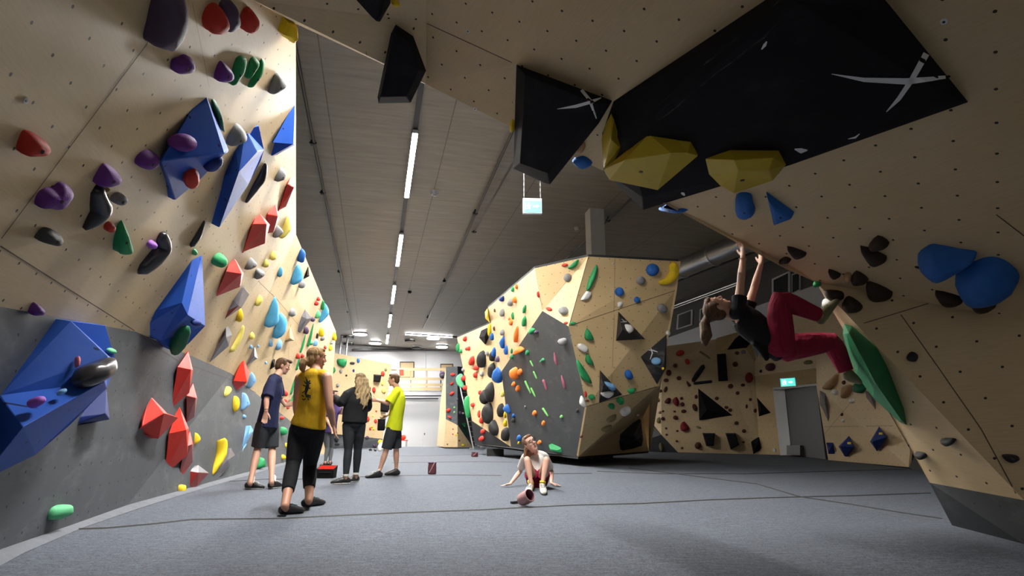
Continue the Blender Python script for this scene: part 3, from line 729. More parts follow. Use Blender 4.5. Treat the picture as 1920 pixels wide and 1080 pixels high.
def H(zone, colour, pts, H=None, label=None, mat=None, shape=None, zl=None, hole=None, smooth=True, rough=.1, round_=True):
    """a moulded hold from its outline (px polygon, or an ellipse as cx, cy, rx, ry[, angle])"""
    SEED[0] += 1
    if isinstance(pts[0], (int, float)):
        small = max(pts[2], pts[3]) < 7
        px = ell_px(*pts, n=9 if small else 16) if len(pts) > 4 else ell_px(*pts, 0, n=9 if small else 16)
        u, v = pts[0], pts[1]; asp = max(pts[2], pts[3]) / min(pts[2], pts[3])
        shape = shape or ('round' if asp < 1.35 else 'oval' if asp < 2.1 else 'long')
    else:
        px = smooth_poly(pts, 3) if round_ else list(pts)
        u = sum(p[0] for p in pts) / len(pts); v = sum(p[1] for p in pts) / len(pts); small = False
        xs = [p[0] for p in pts]; ys = [p[1] for p in pts]; small = max(max(xs) - min(xs), max(ys) - min(ys)) < 14
        shape = shape or 'angular'
    p, n, m = tilt_plane(u, v, zone)
    R, foot = rim(px, p, n, m)
    c = sum(R, Vector()) / len(R); ds = sorted((q - c).length for q in R)
    hh = H if H else .95 * ds[len(ds) // 5]
    hh = min(hh, .22)
    V, F, top = blob(R, foot, m, hh, SEED[0] * 3.17, rough, 3 if small else 5)
    F = orient(V, F, c, m)
    o = mk('climbing_hold', V, F, mat or 'hold_' + colour, None, smooth, p)
    big = max(abs(a - u) for a, b in px) + max(abs(b - v) for a, b in px) > 22
    if (hole is None and big and zone in ('left', 'over', 'side')) or hole:
        mb = MB(); r = min(.011, ds[0] * .3); q = c + m * hh * .93 + (top - c - m * hh) * .9
        mb.cyl(q - m * .02, q + m * .006, r, 10); mb.build('bolt_hole', 'bolt', o)
    return finish(o, colour, shape, zone, (u, v), 'hold', label, zl, hole)
def S(zone, colour, spine, label=None, mat=None, shape='long', zl=None):
    """a long or curved hold from its spine (px x, y, radius)"""
    SEED[0] += 1
    k = len(spine); pts = []
    for i in range(k - 1):
        for s in range(4):
            t = s / 4; a, b = spine[i], spine[i + 1]
            pa, pb = spine[max(i - 1, 0)], spine[min(i + 2, k - 1)]
            pts.append(tuple(.5 * (2 * a[c] + (b[c] - pa[c]) * t + (2 * pa[c] - 5 * a[c] + 4 * b[c] - pb[c]) * t * t + (3 * a[c] - pa[c] - 3 * b[c] + pb[c]) * t ** 3) for c in (0, 1, 2)))
    pts.append(spine[-1])
    u, v = spine[k // 2][:2]
    if k == 2: u, v = (spine[0][0] + spine[1][0]) / 2, (spine[0][1] + spine[1][1]) / 2
    p, n, m = tilt_plane(u, v, zone)
    R, foot = rim([(a, b) for a, b, c in pts], p, n, m)
    N = len(R); V, F = [], []; q_ = 10
    for i, w in enumerate(R):
        t = (R[min(i + 1, N - 1)] - R[max(i - 1, 0)]).normalized(); sd = m.cross(t).normalized()
        r = max(.004, pts[i][2] * (w - EYE).length / FPX)
        for j in range(q_):
            a = math.pi * j / (q_ - 1); ex = math.cos(a); ey = math.sin(a)
            V.append(w + sd * r * ex + m * r * 1.15 * ey ** .8 + (m * mnoise.noise(w * 9 + Vector((SEED[0], j * .4, 0))) * r * .18 if 0 < j < q_ - 1 else Vector()))
        V.append(foot[i] - sd * r * .9); V.append(foot[i] + sd * r * .9)
    st = q_ + 2
    for i in range(N - 1):
        for j in range(st): F.append((i * st + j, i * st + (j + 1) % st, (i + 1) * st + (j + 1) % st, (i + 1) * st + j))
    b = len(V)
    for e, i in ((-1, 0), (1, N - 1)):
        t = (R[min(i + 1, N - 1)] - R[max(i - 1, 0)]).normalized()
        r = pts[i][2] * (R[i] - EYE).length / FPX; V.append(R[i] + t * e * r * .8 + m * r * .45)
        for j in range(st): F.append((i * st + j, i * st + (j + 1) % st, len(V) - 1))
    me_c = sum(V, Vector()) / len(V)
    o = mk('climbing_hold', V, F, mat or 'hold_' + colour, None, True, p)
    bm = bmesh.new(); bm.from_mesh(o.data); bmesh.ops.recalc_face_normals(bm, faces=bm.faces); bm.to_mesh(o.data); bm.free()
    return finish(o, colour, shape, zone, (u, v), 'hold', label, zl, None)
def V(zone, colour, outline, inner, faces, mat, label=None, anchor=None, bev=.012, mi=None, mats=None, zl=None, shape='', emb=.012):
    """a faceted volume: rim outline (px), raised inner vertices (px, metres), faces over both"""
    SEED[0] += 1
    u, v = anchor or (sum(p[0] for p in outline) / len(outline), sum(p[1] for p in outline) / len(outline))
    p, n, m = tilt_plane(u, v, zone)
    R, foot = rim(outline, p, n, m, emb)
    base = m.dot(R[0]); I = [ON((m, base), a, b, h) for a, b, h in inner]
    N = len(R); VV = R + I + foot; F = [tuple(f) for f in faces]; k = N + len(I)
    if not F:                                                    # plain pyramid over one apex
        F = [(i, (i + 1) % N, N) for i in range(N)]
    for i in range(N): F.append(((i + 1) % N, i, k + i, k + (i + 1) % N))
    F.append(tuple(k + i for i in reversed(range(N))))
    o = mk('climbing_volume', VV, F, mat, None, False, p, mats=mats, mi=(mi + [0] * (len(F) - len(mi))) if mi else None)
    bm = bmesh.new(); bm.from_mesh(o.data); bmesh.ops.recalc_face_normals(bm, faces=bm.faces); bm.to_mesh(o.data); bm.free()
    ux = Vector((0, 0, 1)).cross(n).normalized(); uy = n.cross(ux); uvl = o.data.uv_layers.new(name='UVMap'); L = WL[o.name]
    for lp in o.data.loops:
        w = L + o.data.vertices[lp.vertex_index].co; uvl.data[lp.index].uv = (w.dot(ux), w.dot(uy))
    if bev:
        b = o.modifiers.new('bevel', 'BEVEL'); b.width = bev; b.segments = 2; b.limit_method = 'ANGLE'
    finish(o, colour, shape, zone, (u, v), 'volume', label, zl, None)
    o['_m'] = list(m); o['_b'] = base
    return o
def on_vol(vol, u, v, h=0.0):
    """point of a volume's own surface under the pixel"""
    best = None; d = ray(u, v); L = WL[vol.name]
    for f in vol.data.polygons:
        vs = [L + vol.data.vertices[i].co for i in f.vertices]
        for i in range(1, len(vs) - 1):
            a, b, c = vs[0], vs[i], vs[i + 1]; n = (b - a).cross(c - a)
            if n.length < 1e-9: continue
            n.normalize()
            if abs(n.dot(d)) < 1e-6: continue
            t = n.dot(a - EYE) / n.dot(d); q = EYE + d * t
            if t > .1 and min((y - x).cross(q - x).dot(n) for x, y in ((a, b), (b, c), (c, a))) > -1e-6 and (best is None or t < best[0]):
                best = (t, q, n if n.dot(d) < 0 else -n)
    return best
def HV(vol, colour, pts, label=None, mat=None, H=None, shape=None, zl=None):
    """a hold bolted to a volume: the volume's facet is its wall"""
    if isinstance(pts[0], (int, float)): u, v = pts[0], pts[1]
    else: u = sum(p[0] for p in pts) / len(pts); v = sum(p[1] for p in pts) / len(pts)
    b = on_vol(vol, u, v)
    if b is None: return globals()['H'](vol['_z'], colour, pts, H, label, mat, shape, zl)
    t, q, n = b; r1 = n.orthogonal().normalized(); r2 = n.cross(r1); z = 'tmp'
    FACETS[:] = [f for f in FACETS if f[0] != 'tmp']
    FACETS.append((z, q + r1 * 3 - r2 * 2, q + r2 * 4, q - r1 * 3 - r2 * 2, n))
    return globals()['H'](z, colour, pts, H, label, mat, shape, zl, hole=False)
def marks(vol, name, mat, strokes):
    """painted brush strokes lying on a volume: px (x, y, half width)"""
    for st in strokes:
        vs, fs = [], []
        P = []
        for i in range(len(st) - 1):
            for s in range(6): P.append(tuple(st[i][c] + (st[i + 1][c] - st[i][c]) * s / 6 for c in range(3)))
        P.append(st[-1])
        for i, (u, v, w) in enumerate(P):
            a, b = P[max(i - 1, 0)], P[min(i + 1, len(P) - 1)]; dx, dy = b[0] - a[0], b[1] - a[1]; l = math.hypot(dx, dy) or 1
            for sg in (-1, 1):
                q = on_vol(vol, u - dy / l * w * sg, v + dx / l * w * sg) or on_vol(vol, u, v)
                if q is None: break
                vs.append(q[1] + q[2] * .003)
        n = len(vs) // 2
        for i in range(n - 1): fs.append((2 * i, 2 * i + 1, 2 * i + 3, 2 * i + 2))
        if fs: mk(name, vs[:2 * n], fs, mat, vol)
ORD = ['first', 'second', 'third', 'fourth', 'fifth', 'sixth', 'seventh', 'eighth', 'ninth', 'tenth', 'eleventh', 'twelfth', '13th', '14th', '15th', '16th', '17th', '18th', '19th', '20th', '21st', '22nd', '23rd', '24th', '25th', '26th', '27th', '28th']
NUM = ['', 'one', 'two', 'three', 'four', 'five', 'six', 'seven', 'eight', 'nine', 'ten', 'eleven', 'twelve'] + [str(i) for i in range(13, 60)]
CN = dict(brightred='bright red', darkred='dark red', darkgreen='dark green', darkgrey='dark grey', paleyellow='pale yellow', skyblue='sky blue', paleblue='pale blue', plum='plum grey', mint='mint green', wood='bare plywood', tan='tan', darkbrown='dark brown', navy='navy blue')
ZN = dict(left='left wall', roof='overhead arch', lip='arch lip', liptan='arch lip', over='right overhang', side='right side wall', bfront="boulder's plywood front", bunder="boulder's underside", bgrey="boulder's grey face",
          bleft="boulder's left face", bend="boulder's far end", back='back climbing wall', tower='narrow tower', far='far right wall', r2='wall right of the door')
def label_all():
    groups = {}
    for h in HOLDS:
        z = h['zone']
        zn = ZN.get(z, z)
        if z == 'left':
            u, v = h['uv']
            grey = v > 622 + (u - 255) * (.42 if u < 433 else .8) - (0 if u > 255 else (255 - u) * .42 + .0)
            zn = ("left wall's grey band" if v > 575 + u * .184 and (u < 255 or v > 622 + (u - 255) * .5) else 'near left wall' if u < 440 else 'far left wall')
        h['zn'] = zn
        groups.setdefault((h['colour'], h['shape'], h['noun'], zn), []).append(h)
    for (c, s, noun, zn), g in groups.items():
        c = CN.get(c, c); nm = ' '.join(x for x in (c, s) if x)
        n = len(g)
        if n > 1:
            xs = [h['uv'][0] for h in g]; ys = [h['uv'][1] for h in g]
            ax = 0 if max(xs) - min(xs) > max(ys) - min(ys) else 1
            g.sort(key=lambda h: h['uv'][ax])
        for i, h in enumerate(g):
            o = h['o']; o['category'] = 'climbing ' + noun
            if n > 1: o['group'] = '%s %ss on the %s' % (nm, noun, zn)
            if h['label']: o['label'] = h['label']; continue
            if n == 1: o['label'] = '%s climbing %s on the %s' % (nm, noun, zn)
            elif n == 2: o['label'] = '%s %s on the %s, %s of the two' % (nm, noun, zn, ('left', 'right')[i] if ax == 0 else ('upper', 'lower')[i])
            else:
                e = ('left', 'right') if ax == 0 else ('top', 'bottom')
                if i == 0: w = ('leftmost', 'topmost')[ax]
                elif i == n - 1: w = ('rightmost', 'lowest')[ax]
                elif i <= n / 2: w = '%s from %s' % (ORD[i], e[0])
                else: w = '%s from %s' % (ORD[n - 1 - i], e[1])
                o['label'] = '%s %s on the %s, %s of the %s' % (nm, noun, zn, w, NUM[n])
        for h in g:
            for k2 in ('_m', '_b', '_z'):
                if k2 in h['o']: del h['o'][k2]
# ---- near left wall
H('left', 'plum', [(290, -28), (332, -26), (331, 43), (308, 83), (297, 83), (272, 74), (275, 40)], .13, 'big plum grey blocky hold at the top edge of the near left wall')
H('left', 'red', (398, 32, 21, 27), .1, 'round ribbed red hold overlapping a plum hold near the top of left wall')
H('left', 'plum', [(408, 2), (432, 0), (443, 32), (434, 50), (417, 52)], .09, 'plum grey hold half hidden behind the round ribbed red hold')
H('left', 'red', (462, 35, 15, 23), .09, 'upright oval red hold right of the plum hold at wall top', shape='upright')
H('left', 'yellow', [(527, 28), (546, 37), (548, 66), (538, 73), (530, 65), (518, 55)], .12, 'yellow wedge hold near the top right corner of left wall', smooth=False, round_=False)
H('left', 'purple', [(320, 110), (336, 107), (348, 104), (360, 110), (361, 122), (350, 132), (330, 134), (319, 127)], .06)
H('left', 'purple', [(412, 112), (433, 132), (430, 145), (403, 148), (402, 130)], .07)
H('left', 'green', [(440, 107), (460, 108), (457, 127), (437, 155), (431, 157), (432, 147)], .05, shape='pointed')
H('left', 'green', [(468, 107), (484, 113), (473, 130), (462, 145), (460, 139)], .05, shape='pointed')
H('left', 'green', [(487, 112), (495, 120), (473, 157), (467, 163), (465, 156)], .05, shape='pointed')
H('left', 'grey', [(515, 133), (533, 150), (528, 160), (505, 173), (502, 163)], .08)
b = V('left', 'blue', [(383, 164), (430, 284), (418, 291), (408, 308), (388, 320), (372, 340), (328, 377), (294, 302)],
  [(302, 301, .22), (423, 286, .26)], [(0, 1, 9, 8), (0, 8, 7), (7, 8, 6), (8, 9, 5, 6), (9, 4, 5), (9, 3, 4), (9, 2, 3), (9, 1, 2)], 'volume_blue', 'large blue kite shaped volume with purple and red holds on left wall')
HV(b, 'purple', (341, 267, 25, 17, 8), 'purple oval hold bolted onto the large blue kite volume', H=.07)
HV(b, 'red', (357, 330, 16, 17), 'ribbed red hold under the ridge of the large blue kite volume', H=.07)
HV(b, 'navy', (400, 306, 20, 10, -25), 'navy lump under the right end of the large blue kite volume', H=.05)
H('left', 'darkgreen', [(393, 182), (407, 193), (420, 240), (417, 243), (400, 207)], .05, 'dark green sliver hold along the right edge of the blue kite volume')
V('left', 'blue', [(460, 243), (486, 236), (495, 281), (490, 300), (466, 347), (411, 427), (417, 330), (440, 270)], [(483, 284, .20), (448, 322, .24)],
  [(0, 1, 2, 8), (0, 8, 9, 7), (8, 2, 3, 4, 5, 9), (9, 5, 6, 7)], 'volume_blue', 'tall blue arrow shaped volume hanging to a point on the left wall')
b = V('left', 'blue', [(553, 191), (553, 272), (520, 290), (510, 292), (508, 267)], [(512, 267, .16), (550, 270, .2)], [(0, 1, 6, 5), (0, 5, 4), (5, 6, 3, 4), (6, 1, 2, 3)], 'volume_blue', 'blue triangular volume at the upper right edge of the left wall')
S('left', 'darkgrey', [(537, 238, 5), (541, 250, 6), (528, 264, 5), (516, 268, 4)], 'dark grey forked hold on the blue volume at wall edge', 'gloss_black')
H('left', 'grey', [(441, 230), (460, 250), (452, 262), (427, 271), (422, 257)], .08)
S('left', 'black', [(495, 309, 5), (486, 334, 9), (473, 354, 8), (461, 378, 3)], 'black banana hold right of the tall blue arrow volume', 'gloss_black')
H('left', 'grey', [(523, 312), (535, 323), (527, 335), (512, 337)], .07)
H('left', 'purple', (272, 297, 22, 15, -12), .07)
H('left', 'purple', [(195, 305), (220, 323), (217, 337), (197, 345), (173, 340), (182, 317)], .07)
H('left', 'red', [(47, 243), (83, 263), (82, 277), (63, 285), (32, 282), (35, 257)], .07, 'lumpy red hold alone at the left edge of the wall')
H('left', 'purple', [(68, 362), (83, 352), (100, 352), (115, 343), (128, 348), (133, 360), (120, 377), (103, 387), (83, 385), (65, 383)], .06, 'wide lobed purple hold on the plywood joint at far left')
S('left', 'black', [(177, 353, 12), (182, 376, 14), (186, 393, 15), (174, 412, 11), (161, 429, 3)], 'black wavy hold tapering downwards below a purple hold', 'gloss_black')
H('left', 'tan', (198, 355, 7, 2.5, -10), .02, 'thin tan wooden peg beside the black wavy hold')
H('left', 'grey', (220, 371, 15, 10), .05, 'grey brown round hold right of the black wavy hold')
H('left', 'red', (203, 424, 10, 9), .04, 'small red hold touching the green carrot shaped hold')
H('left', 'green', [(223, 412), (230, 415), (244, 460), (240, 472), (222, 473), (215, 453), (217, 420)], .06, 'green carrot shaped hold below the black wavy hold')
H('left', 'darkgrey', [(63, 442), (80, 426), (103, 433), (108, 443), (97, 452), (70, 448)], .08, 'dark grey stub hold at far left above the panel joint')
S('left', 'black', [(298, 440, 10), (303, 462, 14), (284, 483, 15), (262, 503, 13)], 'thick black kidney shaped hold with small lilac chip beside it', 'gloss_black')
H('left', 'lilac', (282, 457, 9, 7), .05, 'small lilac chip hold on the thick black kidney hold')
H('left', 'purple', [(55, 574), (63, 566), (78, 577), (72, 586), (54, 587)], .05, 'small purple hold on the edge between plywood and grey')
b = V('left', 'blue', [(358, 466), (379, 477), (385, 611), (357, 641), (334, 663), (300, 639), (253, 623)], [(341, 568, .24), (352, 590, .26), (279, 587, .06), (362, 480, .05)],
  [(0, 10, 7, 9, 6), (10, 1, 2, 8, 7) , (0, 1, 10), (9, 7, 8, 5, 6), (8, 2, 3, 4, 5)], 'volume_blue', 'large blue rocket shaped volume overlapping plywood and grey band')
HV(b, 'darkgreen', [(336, 617), (356, 614), (353, 638), (333, 662), (318, 655)], 'dark green hold at the bottom tip of the blue rocket volume', H=.06)
HV(b, 'navy', (367, 604, 10, 5), 'small navy hold low on the right of the blue rocket volume', H=.04)
S('left', 'black', [(381, 415, 3), (370, 440, 6), (358, 458, 6)], 'thin black twisted hold above the tip of the blue rocket volume', 'gloss_black')
H('left', 'mint', (364, 472, 5, 6), .03, 'small mint hold at the tip of the blue rocket volume')
H('left', 'green', (408, 486, 15, 12), .09, 'round green hold left of a red volume')
S('left', 'mint', [(90, 963, 8), (108, 960, 10), (126, 957, 8)], 'bright green sausage hold low on the grey wall at far left')
b = V('left', 'blue', [(133, 602), (198, 610), (219, 682), (200, 728), (130, 798), (67, 853), (-40, 905), (-90, 860), (-50, 785), (0, 742)], [(202, 668, .24), (43, 801, .32), (196, 716, .28)],
  [(0, 1, 2, 10), (0, 10, 12, 11, 9), (10, 2, 3, 12), (12, 3, 4, 5, 6, 11), (11, 6, 7, 8, 9)], 'volume_blue', 'huge blue box volume on the grey band at the left picture edge')
HV(b, 'darkgrey', [(143, 693), (165, 682), (187, 673), (203, 676), (207, 700), (187, 717), (160, 727), (138, 717)], 'big shiny dark grey hold on the huge blue box volume', 'gloss_black', H=.12)
HV(b, 'lilac', (65, 755, 12, 9), 'lilac knob low on the huge blue box volume', H=.06)
HV(b, 'paleblue', (115, 735, 7, 5, -20), 'small pale blue chip on the huge blue box volume', H=.03)
HV(b, 'pink', (145, 678, 3, 10), 'thin pink sliver hold beside the shiny dark grey hold', H=.02)
HV(b, 'mint', (207, 657, 9, 5, 8), 'mint green chip on the lit corner of the huge blue box volume', H=.03)
V('left', 'navy', [(200, 730), (206, 787), (133, 798), (140, 782)], [(198, 776, .12)], [], 'volume_navy', 'navy triangular volume tucked under the huge blue box volume', anchor=(180, 780))
# red gloss volumes: upper lit facet, lower darker body
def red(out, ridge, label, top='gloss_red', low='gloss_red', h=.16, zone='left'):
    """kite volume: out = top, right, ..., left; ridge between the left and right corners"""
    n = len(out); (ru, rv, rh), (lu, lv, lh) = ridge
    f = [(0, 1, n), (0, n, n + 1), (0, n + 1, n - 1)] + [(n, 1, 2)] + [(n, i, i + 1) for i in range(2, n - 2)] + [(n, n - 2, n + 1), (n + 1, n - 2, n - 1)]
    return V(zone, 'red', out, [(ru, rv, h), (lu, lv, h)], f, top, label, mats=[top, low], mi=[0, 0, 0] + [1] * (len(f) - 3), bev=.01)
red([(483, 395), (506, 421), (497, 457), (455, 473), (467, 422)], [(500, 420, 1), (474, 420, 1)], 'glossy red kite volume, largest of the upper three on left wall')
red([(515, 375), (524, 408), (513, 436), (502, 438), (496, 407)], [(521, 406, 1), (501, 402, 1)], 'glossy red kite volume, middle of the upper three on left wall')
red([(549, 323), (553, 354), (546, 370), (536, 388), (522, 395), (536, 341)], [(551, 352, 1), (539, 345, 1)], 'glossy red kite volume at the right edge, highest of the upper three')
red([(436, 477), (457, 513), (450, 538), (403, 557), (419, 512)], [(453, 513, 1), (424, 509, 1)], 'glossy red kite volume alone between green hold and slate volume')
red([(455, 671), (468, 698), (459, 722), (429, 744), (433, 716)], [(463, 716, 1), (438, 714, 1)], 'glossy red kite volume on the edge of the grey band')
red([(353, 659), (362, 694), (355, 737), (320, 764), (329, 690)], [(358, 693, 1), (333, 688, 1)], 'tall glossy red volume, topmost of the red cluster on grey band')
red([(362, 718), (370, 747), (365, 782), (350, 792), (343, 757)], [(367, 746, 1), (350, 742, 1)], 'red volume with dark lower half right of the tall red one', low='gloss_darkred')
red([(280, 740), (314, 775), (335, 783), (297, 823), (257, 810), (266, 762)], [(308, 775, 1), (266, 800, 1)], 'glossy red volume, leftmost of the red cluster on grey band')
red([(335, 758), (354, 803), (352, 853), (308, 891), (310, 815)], [(349, 806, 1), (317, 813, 1)], 'largest glossy red volume in the middle of the red cluster')
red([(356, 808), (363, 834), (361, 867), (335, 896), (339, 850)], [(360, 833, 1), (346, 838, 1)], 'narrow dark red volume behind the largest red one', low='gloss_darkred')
def slate(out, apex, label, mats=('gloss_slate', 'gloss_slate'), k=2):
    n = len(out); f = [(i, (i + 1) % n, n) for i in range(n)]
    return V('left', 'grey', out, [apex], f, mats[0], label, mats=list(mats), mi=[1 if i in ((k, k + 1) if isinstance(k, int) else k) else 0 for i in range(n)], bev=.008)
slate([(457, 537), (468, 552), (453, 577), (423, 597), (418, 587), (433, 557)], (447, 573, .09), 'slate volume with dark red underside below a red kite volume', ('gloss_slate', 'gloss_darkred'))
slate([(423, 600), (435, 628), (429, 649), (394, 679), (404, 650)], (424, 632, .1), 'long slate grey volume pointing down, left of a yellow hold')
slate([(353, 883), (372, 872), (392, 887), (370, 912), (350, 920)], (372, 886, .08), 'slate and dark red volume at the foot of the grey band', ('gloss_slate', 'gloss_darkred'), (2, 3, 4))
slate([(433, 840), (441, 853), (432, 873), (403, 898), (402, 892), (415, 870)], (427, 862, .07), 'slate volume behind the yellow banana hold at the floor')
slate([(477, 645), (483, 672), (463, 685), (468, 667)], (477, 668, .09), 'small slate volume above a pale blue hold')
slate([(572, 580), (585, 597), (563, 624), (555, 618), (560, 590)], (575, 598, .12), 'slate volume with plum holds on the far left wall')
V('left', 'wood', [(543, 608), (552, 639), (531, 640)], [(544, 634, .14)], [], 'volume_wood', 'bare plywood triangle volume on the far left wall')
S('left', 'paleyellow', [(452, 612, 5), (446, 633, 6), (431, 655, 7)], 'tall pale yellow hold right of the long slate volume')
S('left', 'yellow', [(419, 826, 5), (417, 850, 6), (403, 876, 5), (397, 888, 3)], 'long yellow banana hold standing near the mat edge')
V('left', 'skyblue', [(470, 797), (476, 807), (461, 833), (445, 852)], [(466, 815, .07)], [], 'hold_paleblue', 'long pale blue wedge volume near the floor behind the man in navy')
V('left', 'black', [(578, 492), (580, 518), (568, 524)], [(576, 515, .1)], [], 'volume_black', 'black triangle volume near the top edge of far left wall')
V('left', 'black', [(509, 672), (516, 674), (515, 688), (507, 693)], [(513, 683, .1)], [], 'volume_black', "black volume just left of the navy shirt man's head")
for c, e in (('yellow', (448, 590, 5, 13, 8)), ('grey', [(468, 482), (478, 490), (475, 497), (457, 504), (459, 493)]), ('grey', [(477, 501), (494, 508), (490, 516), (478, 522), (476, 512)]), ('grey', [(518, 421), (528, 430), (522, 438), (511, 444), (512, 430)]),
             ('paleyellow', [(537, 402), (541, 427), (523, 445), (529, 423)]), ('paleyellow', (497, 493, 5, 8, 20)), ('paleyellow', (510, 478, 5, 9, 20)), ('paleyellow', (483, 563, 5, 11, 25)), ('skyblue', (524, 509, 4, 10, 12)),
             ('blue', (563, 478, 6, 13, 10)), ('skyblue', [(556, 493), (563, 508), (562, 520), (545, 532), (545, 515)]), ('grey', (564, 532, 6, 8, 30)), ('skyblue', [(515, 555), (518, 580), (515, 600), (498, 612), (497, 600), (506, 570)]),
             ('skyblue', [(523, 585), (533, 595), (530, 617), (512, 633), (515, 607)]), ('paleblue', (507, 643, 3, 7)), ('paleblue', (521, 646, 4, 11, 25)), ('grey', (546, 585, 6, 8, 30)), ('plum', (585, 598, 4, 5)), ('plum', (572, 618, 5, 8)),
             ('red', (596, 560, 4, 4)), ('red', (592, 568, 5, 4.5)), ('green', (604, 571, 3, 10)), ('skyblue', [(607, 567), (614, 582), (597, 604), (601, 587)]), ('mint', (594, 589, 4, 8, 20)), ('yellow', (600, 622, 5, 9)), ('grey', (603, 633, 4, 6, 20)),
             ('mint', (581, 642, 5, 5)), ('paleblue', (590, 642, 4, 7, 20)), ('black', (594, 629, 2, 6)), ('red', (608, 651, 3, 4)), ('yellow', (625, 630, 4, 8)), ('grey', (620, 642, 3, 4)), ('yellow', (618, 652, 3, 6)),
             ('red', (557, 667, 4, 6)), ('red', (566, 667, 3.5, 5)), ('red', (534, 737, 4, 6)), ('red', (534, 753, 4, 6)), ('red', (539, 764, 3, 3)), ('red', (527, 783, 5, 3.5)), ('green', (529, 808, 7, 8)), ('yellow', (530, 857, 4.5, 5)), ('yellow', (536, 835, 3, 5)),
             ('green', [(477, 877), (487, 857), (493, 865), (492, 876)]), ('yellow', (440, 757, 5, 15, 8)), ('paleblue', [(457, 736), (464, 757), (450, 769), (452, 752)]), ('paleblue', [(471, 697), (477, 711), (464, 727), (465, 712)]), ('paleblue', (457, 781, 3, 4)),
             ('paleyellow', [(429, 724), (430, 732), (419, 744), (419, 735)]), ('paleyellow', (471, 629, 4, 7, 20)), ('paleblue', (470, 650, 3, 4)), ('paleblue', (484, 649, 2, 3)), ('paleblue', (498, 680, 2, 3)), ('yellow', [(366, 811), (373, 822), (363, 833)]), ('yellow', [(333, 911), (345, 909), (343, 919), (335, 927)])):
    H('left', c, e)
for sp in ([(586, 607, 2), (581, 630, 3), (577, 648, 2.5)], [(571, 628, 2), (567, 645, 3), (563, 660, 2)], [(560, 672, 2), (555, 692, 3)], [(552, 712, 2), (544, 738, 3)], [(550, 742, 3), (543, 757, 3)]): S('left', 'green', sp)

# ---- overhead arch
V('liptan', 'black', [(655, -14), (735, -40), (732, 7), (712, 42), (704, 40)], [(716, 28, .16), (722, -10, .2)], [(0, 1, 6), (1, 2, 5, 6), (2, 3, 5), (3, 4, 5), (4, 0, 6, 5)], 'volume_black', 'black volume cut by the top picture edge on the arch')
V('liptan', 'black', [(742, 46), (775, 68), (799, 133), (770, 193), (710, 194), (708, 183), (733, 63)], [(738, 62, .10), (765, 76, .14), (786, 130, .16), (762, 181, .16), (713, 182, .16)],
  [(0, 1, 8, 7), (1, 2, 9, 8), (2, 3, 10, 9), (3, 4, 11, 10), (4, 5, 11), (5, 6, 7, 11), (6, 0, 7), (7, 8, 9, 10, 11)], 'volume_black', 'tall black volume hanging from the arch lip beside the light rail', anchor=(775, 110))
H('liptan', 'yellow', (741, 4, 8, 5, 20), .04, 'yellow hold peeking out behind the topmost black volume')
vc = V('lip', 'black', [(968, 121), (1148, 189), (1122, 232), (1031, 346), (1020, 343), (962, 316)], [(985, 140, .13), (1122, 195, .14), (1027, 325, .16), (975, 306, .14)],
  [(0, 1, 7, 6), (1, 2, 7), (2, 3, 8, 7), (3, 4, 8), (4, 5, 9, 8), (5, 0, 6, 9), (6, 7, 8, 9)], 'volume_black', 'black shield volume with small chalk cross hanging below the arch', anchor=(1040, 190))
marks(vc, 'cross_mark', 'chalk_white', [[(1045, 204, .4), (1080, 199, 3), (1112, 190, 3), (1127, 184, 1)], [(1090, 169, 3), (1107, 190, 3), (1118, 222, 1)]])
H('lip', 'yellow', (961, 235, 4, 12), .04, 'thin yellow hold on the left edge of the black shield volume')
H('lip', 'tan', (1090, 275, 7, 11, 20), .05, 'tan hold right of the black shield volume')
H('lip', 'blue', [(1073, 301), (1094, 292), (1111, 305), (1094, 313)], .05, 'blue hold at the arch lip between two black volumes')
vd = V('over', 'black', [(1150, 190), (1436, 0), (1540, -70), (1610, -70), (1660, 0), (1816, 192), (1480, 311), (1206, 394), (1130, 320), (1127, 250)], [(1487, 0, .22), (1560, -60, .22), (1172, 262, .2), (1205, 370, .12), (1790, 186, .06), (1650, 20, .1)],
  [(0, 1, 10, 12), (1, 2, 11, 10), (2, 3, 11), (3, 4, 15, 11), (4, 5, 14, 15), (5, 6, 14), (6, 13, 12, 14), (6, 7, 13), (7, 8, 13), (8, 9, 12, 13), (9, 0, 12), (10, 11, 15), (10, 15, 14, 12)], 'volume_black', 'huge black diamond volume with chalk cross across the right overhang', anchor=(1400, 200))
marks(vd, 'cross_mark', 'chalk_white', [[(1559, 138, .5), (1620, 149, 4), (1700, 152, 6), (1772, 145, 3)], [(1736, 101, 6), (1709, 150, 5), (1685, 185, 4), (1662, 209, .7)]])
marks(vd, 'chalk_smear', 'chalk_white', [[(1490, 279, 1), (1502, 282, 5), (1514, 281, 1)], [(1428, 92, 1), (1434, 84, 3), (1438, 77, 1)], [(1590, 260, .5), (1604, 257, 2), (1612, 250, .5)], [(1277, 361, 1), (1281, 363, 3), (1284, 366, 1)]])
marks(vd, 'chalk_smear', 'chalk_smudge', [[(1470, 12, 14), (1420, 60, 17), (1330, 130, 15), (1250, 200, 13), (1185, 252, 8)]])
vd['_z'] = 'over'
def vol_on(vol, colour, outline, inner, faces, mat, label, anchor):
    q = on_vol(vol, *anchor); t, p, n = q; r1 = n.orthogonal().normalized(); r2 = n.cross(r1)
    FACETS[:] = [f for f in FACETS if f[0] != 'tmp']
    FACETS.append(('tmp', p + r1 * 3 - r2 * 2, p + r2 * 4, p - r1 * 3 - r2 * 2, n))
    return V('tmp', colour, outline, inner, faces, mat, label, anchor=anchor, zl='over')
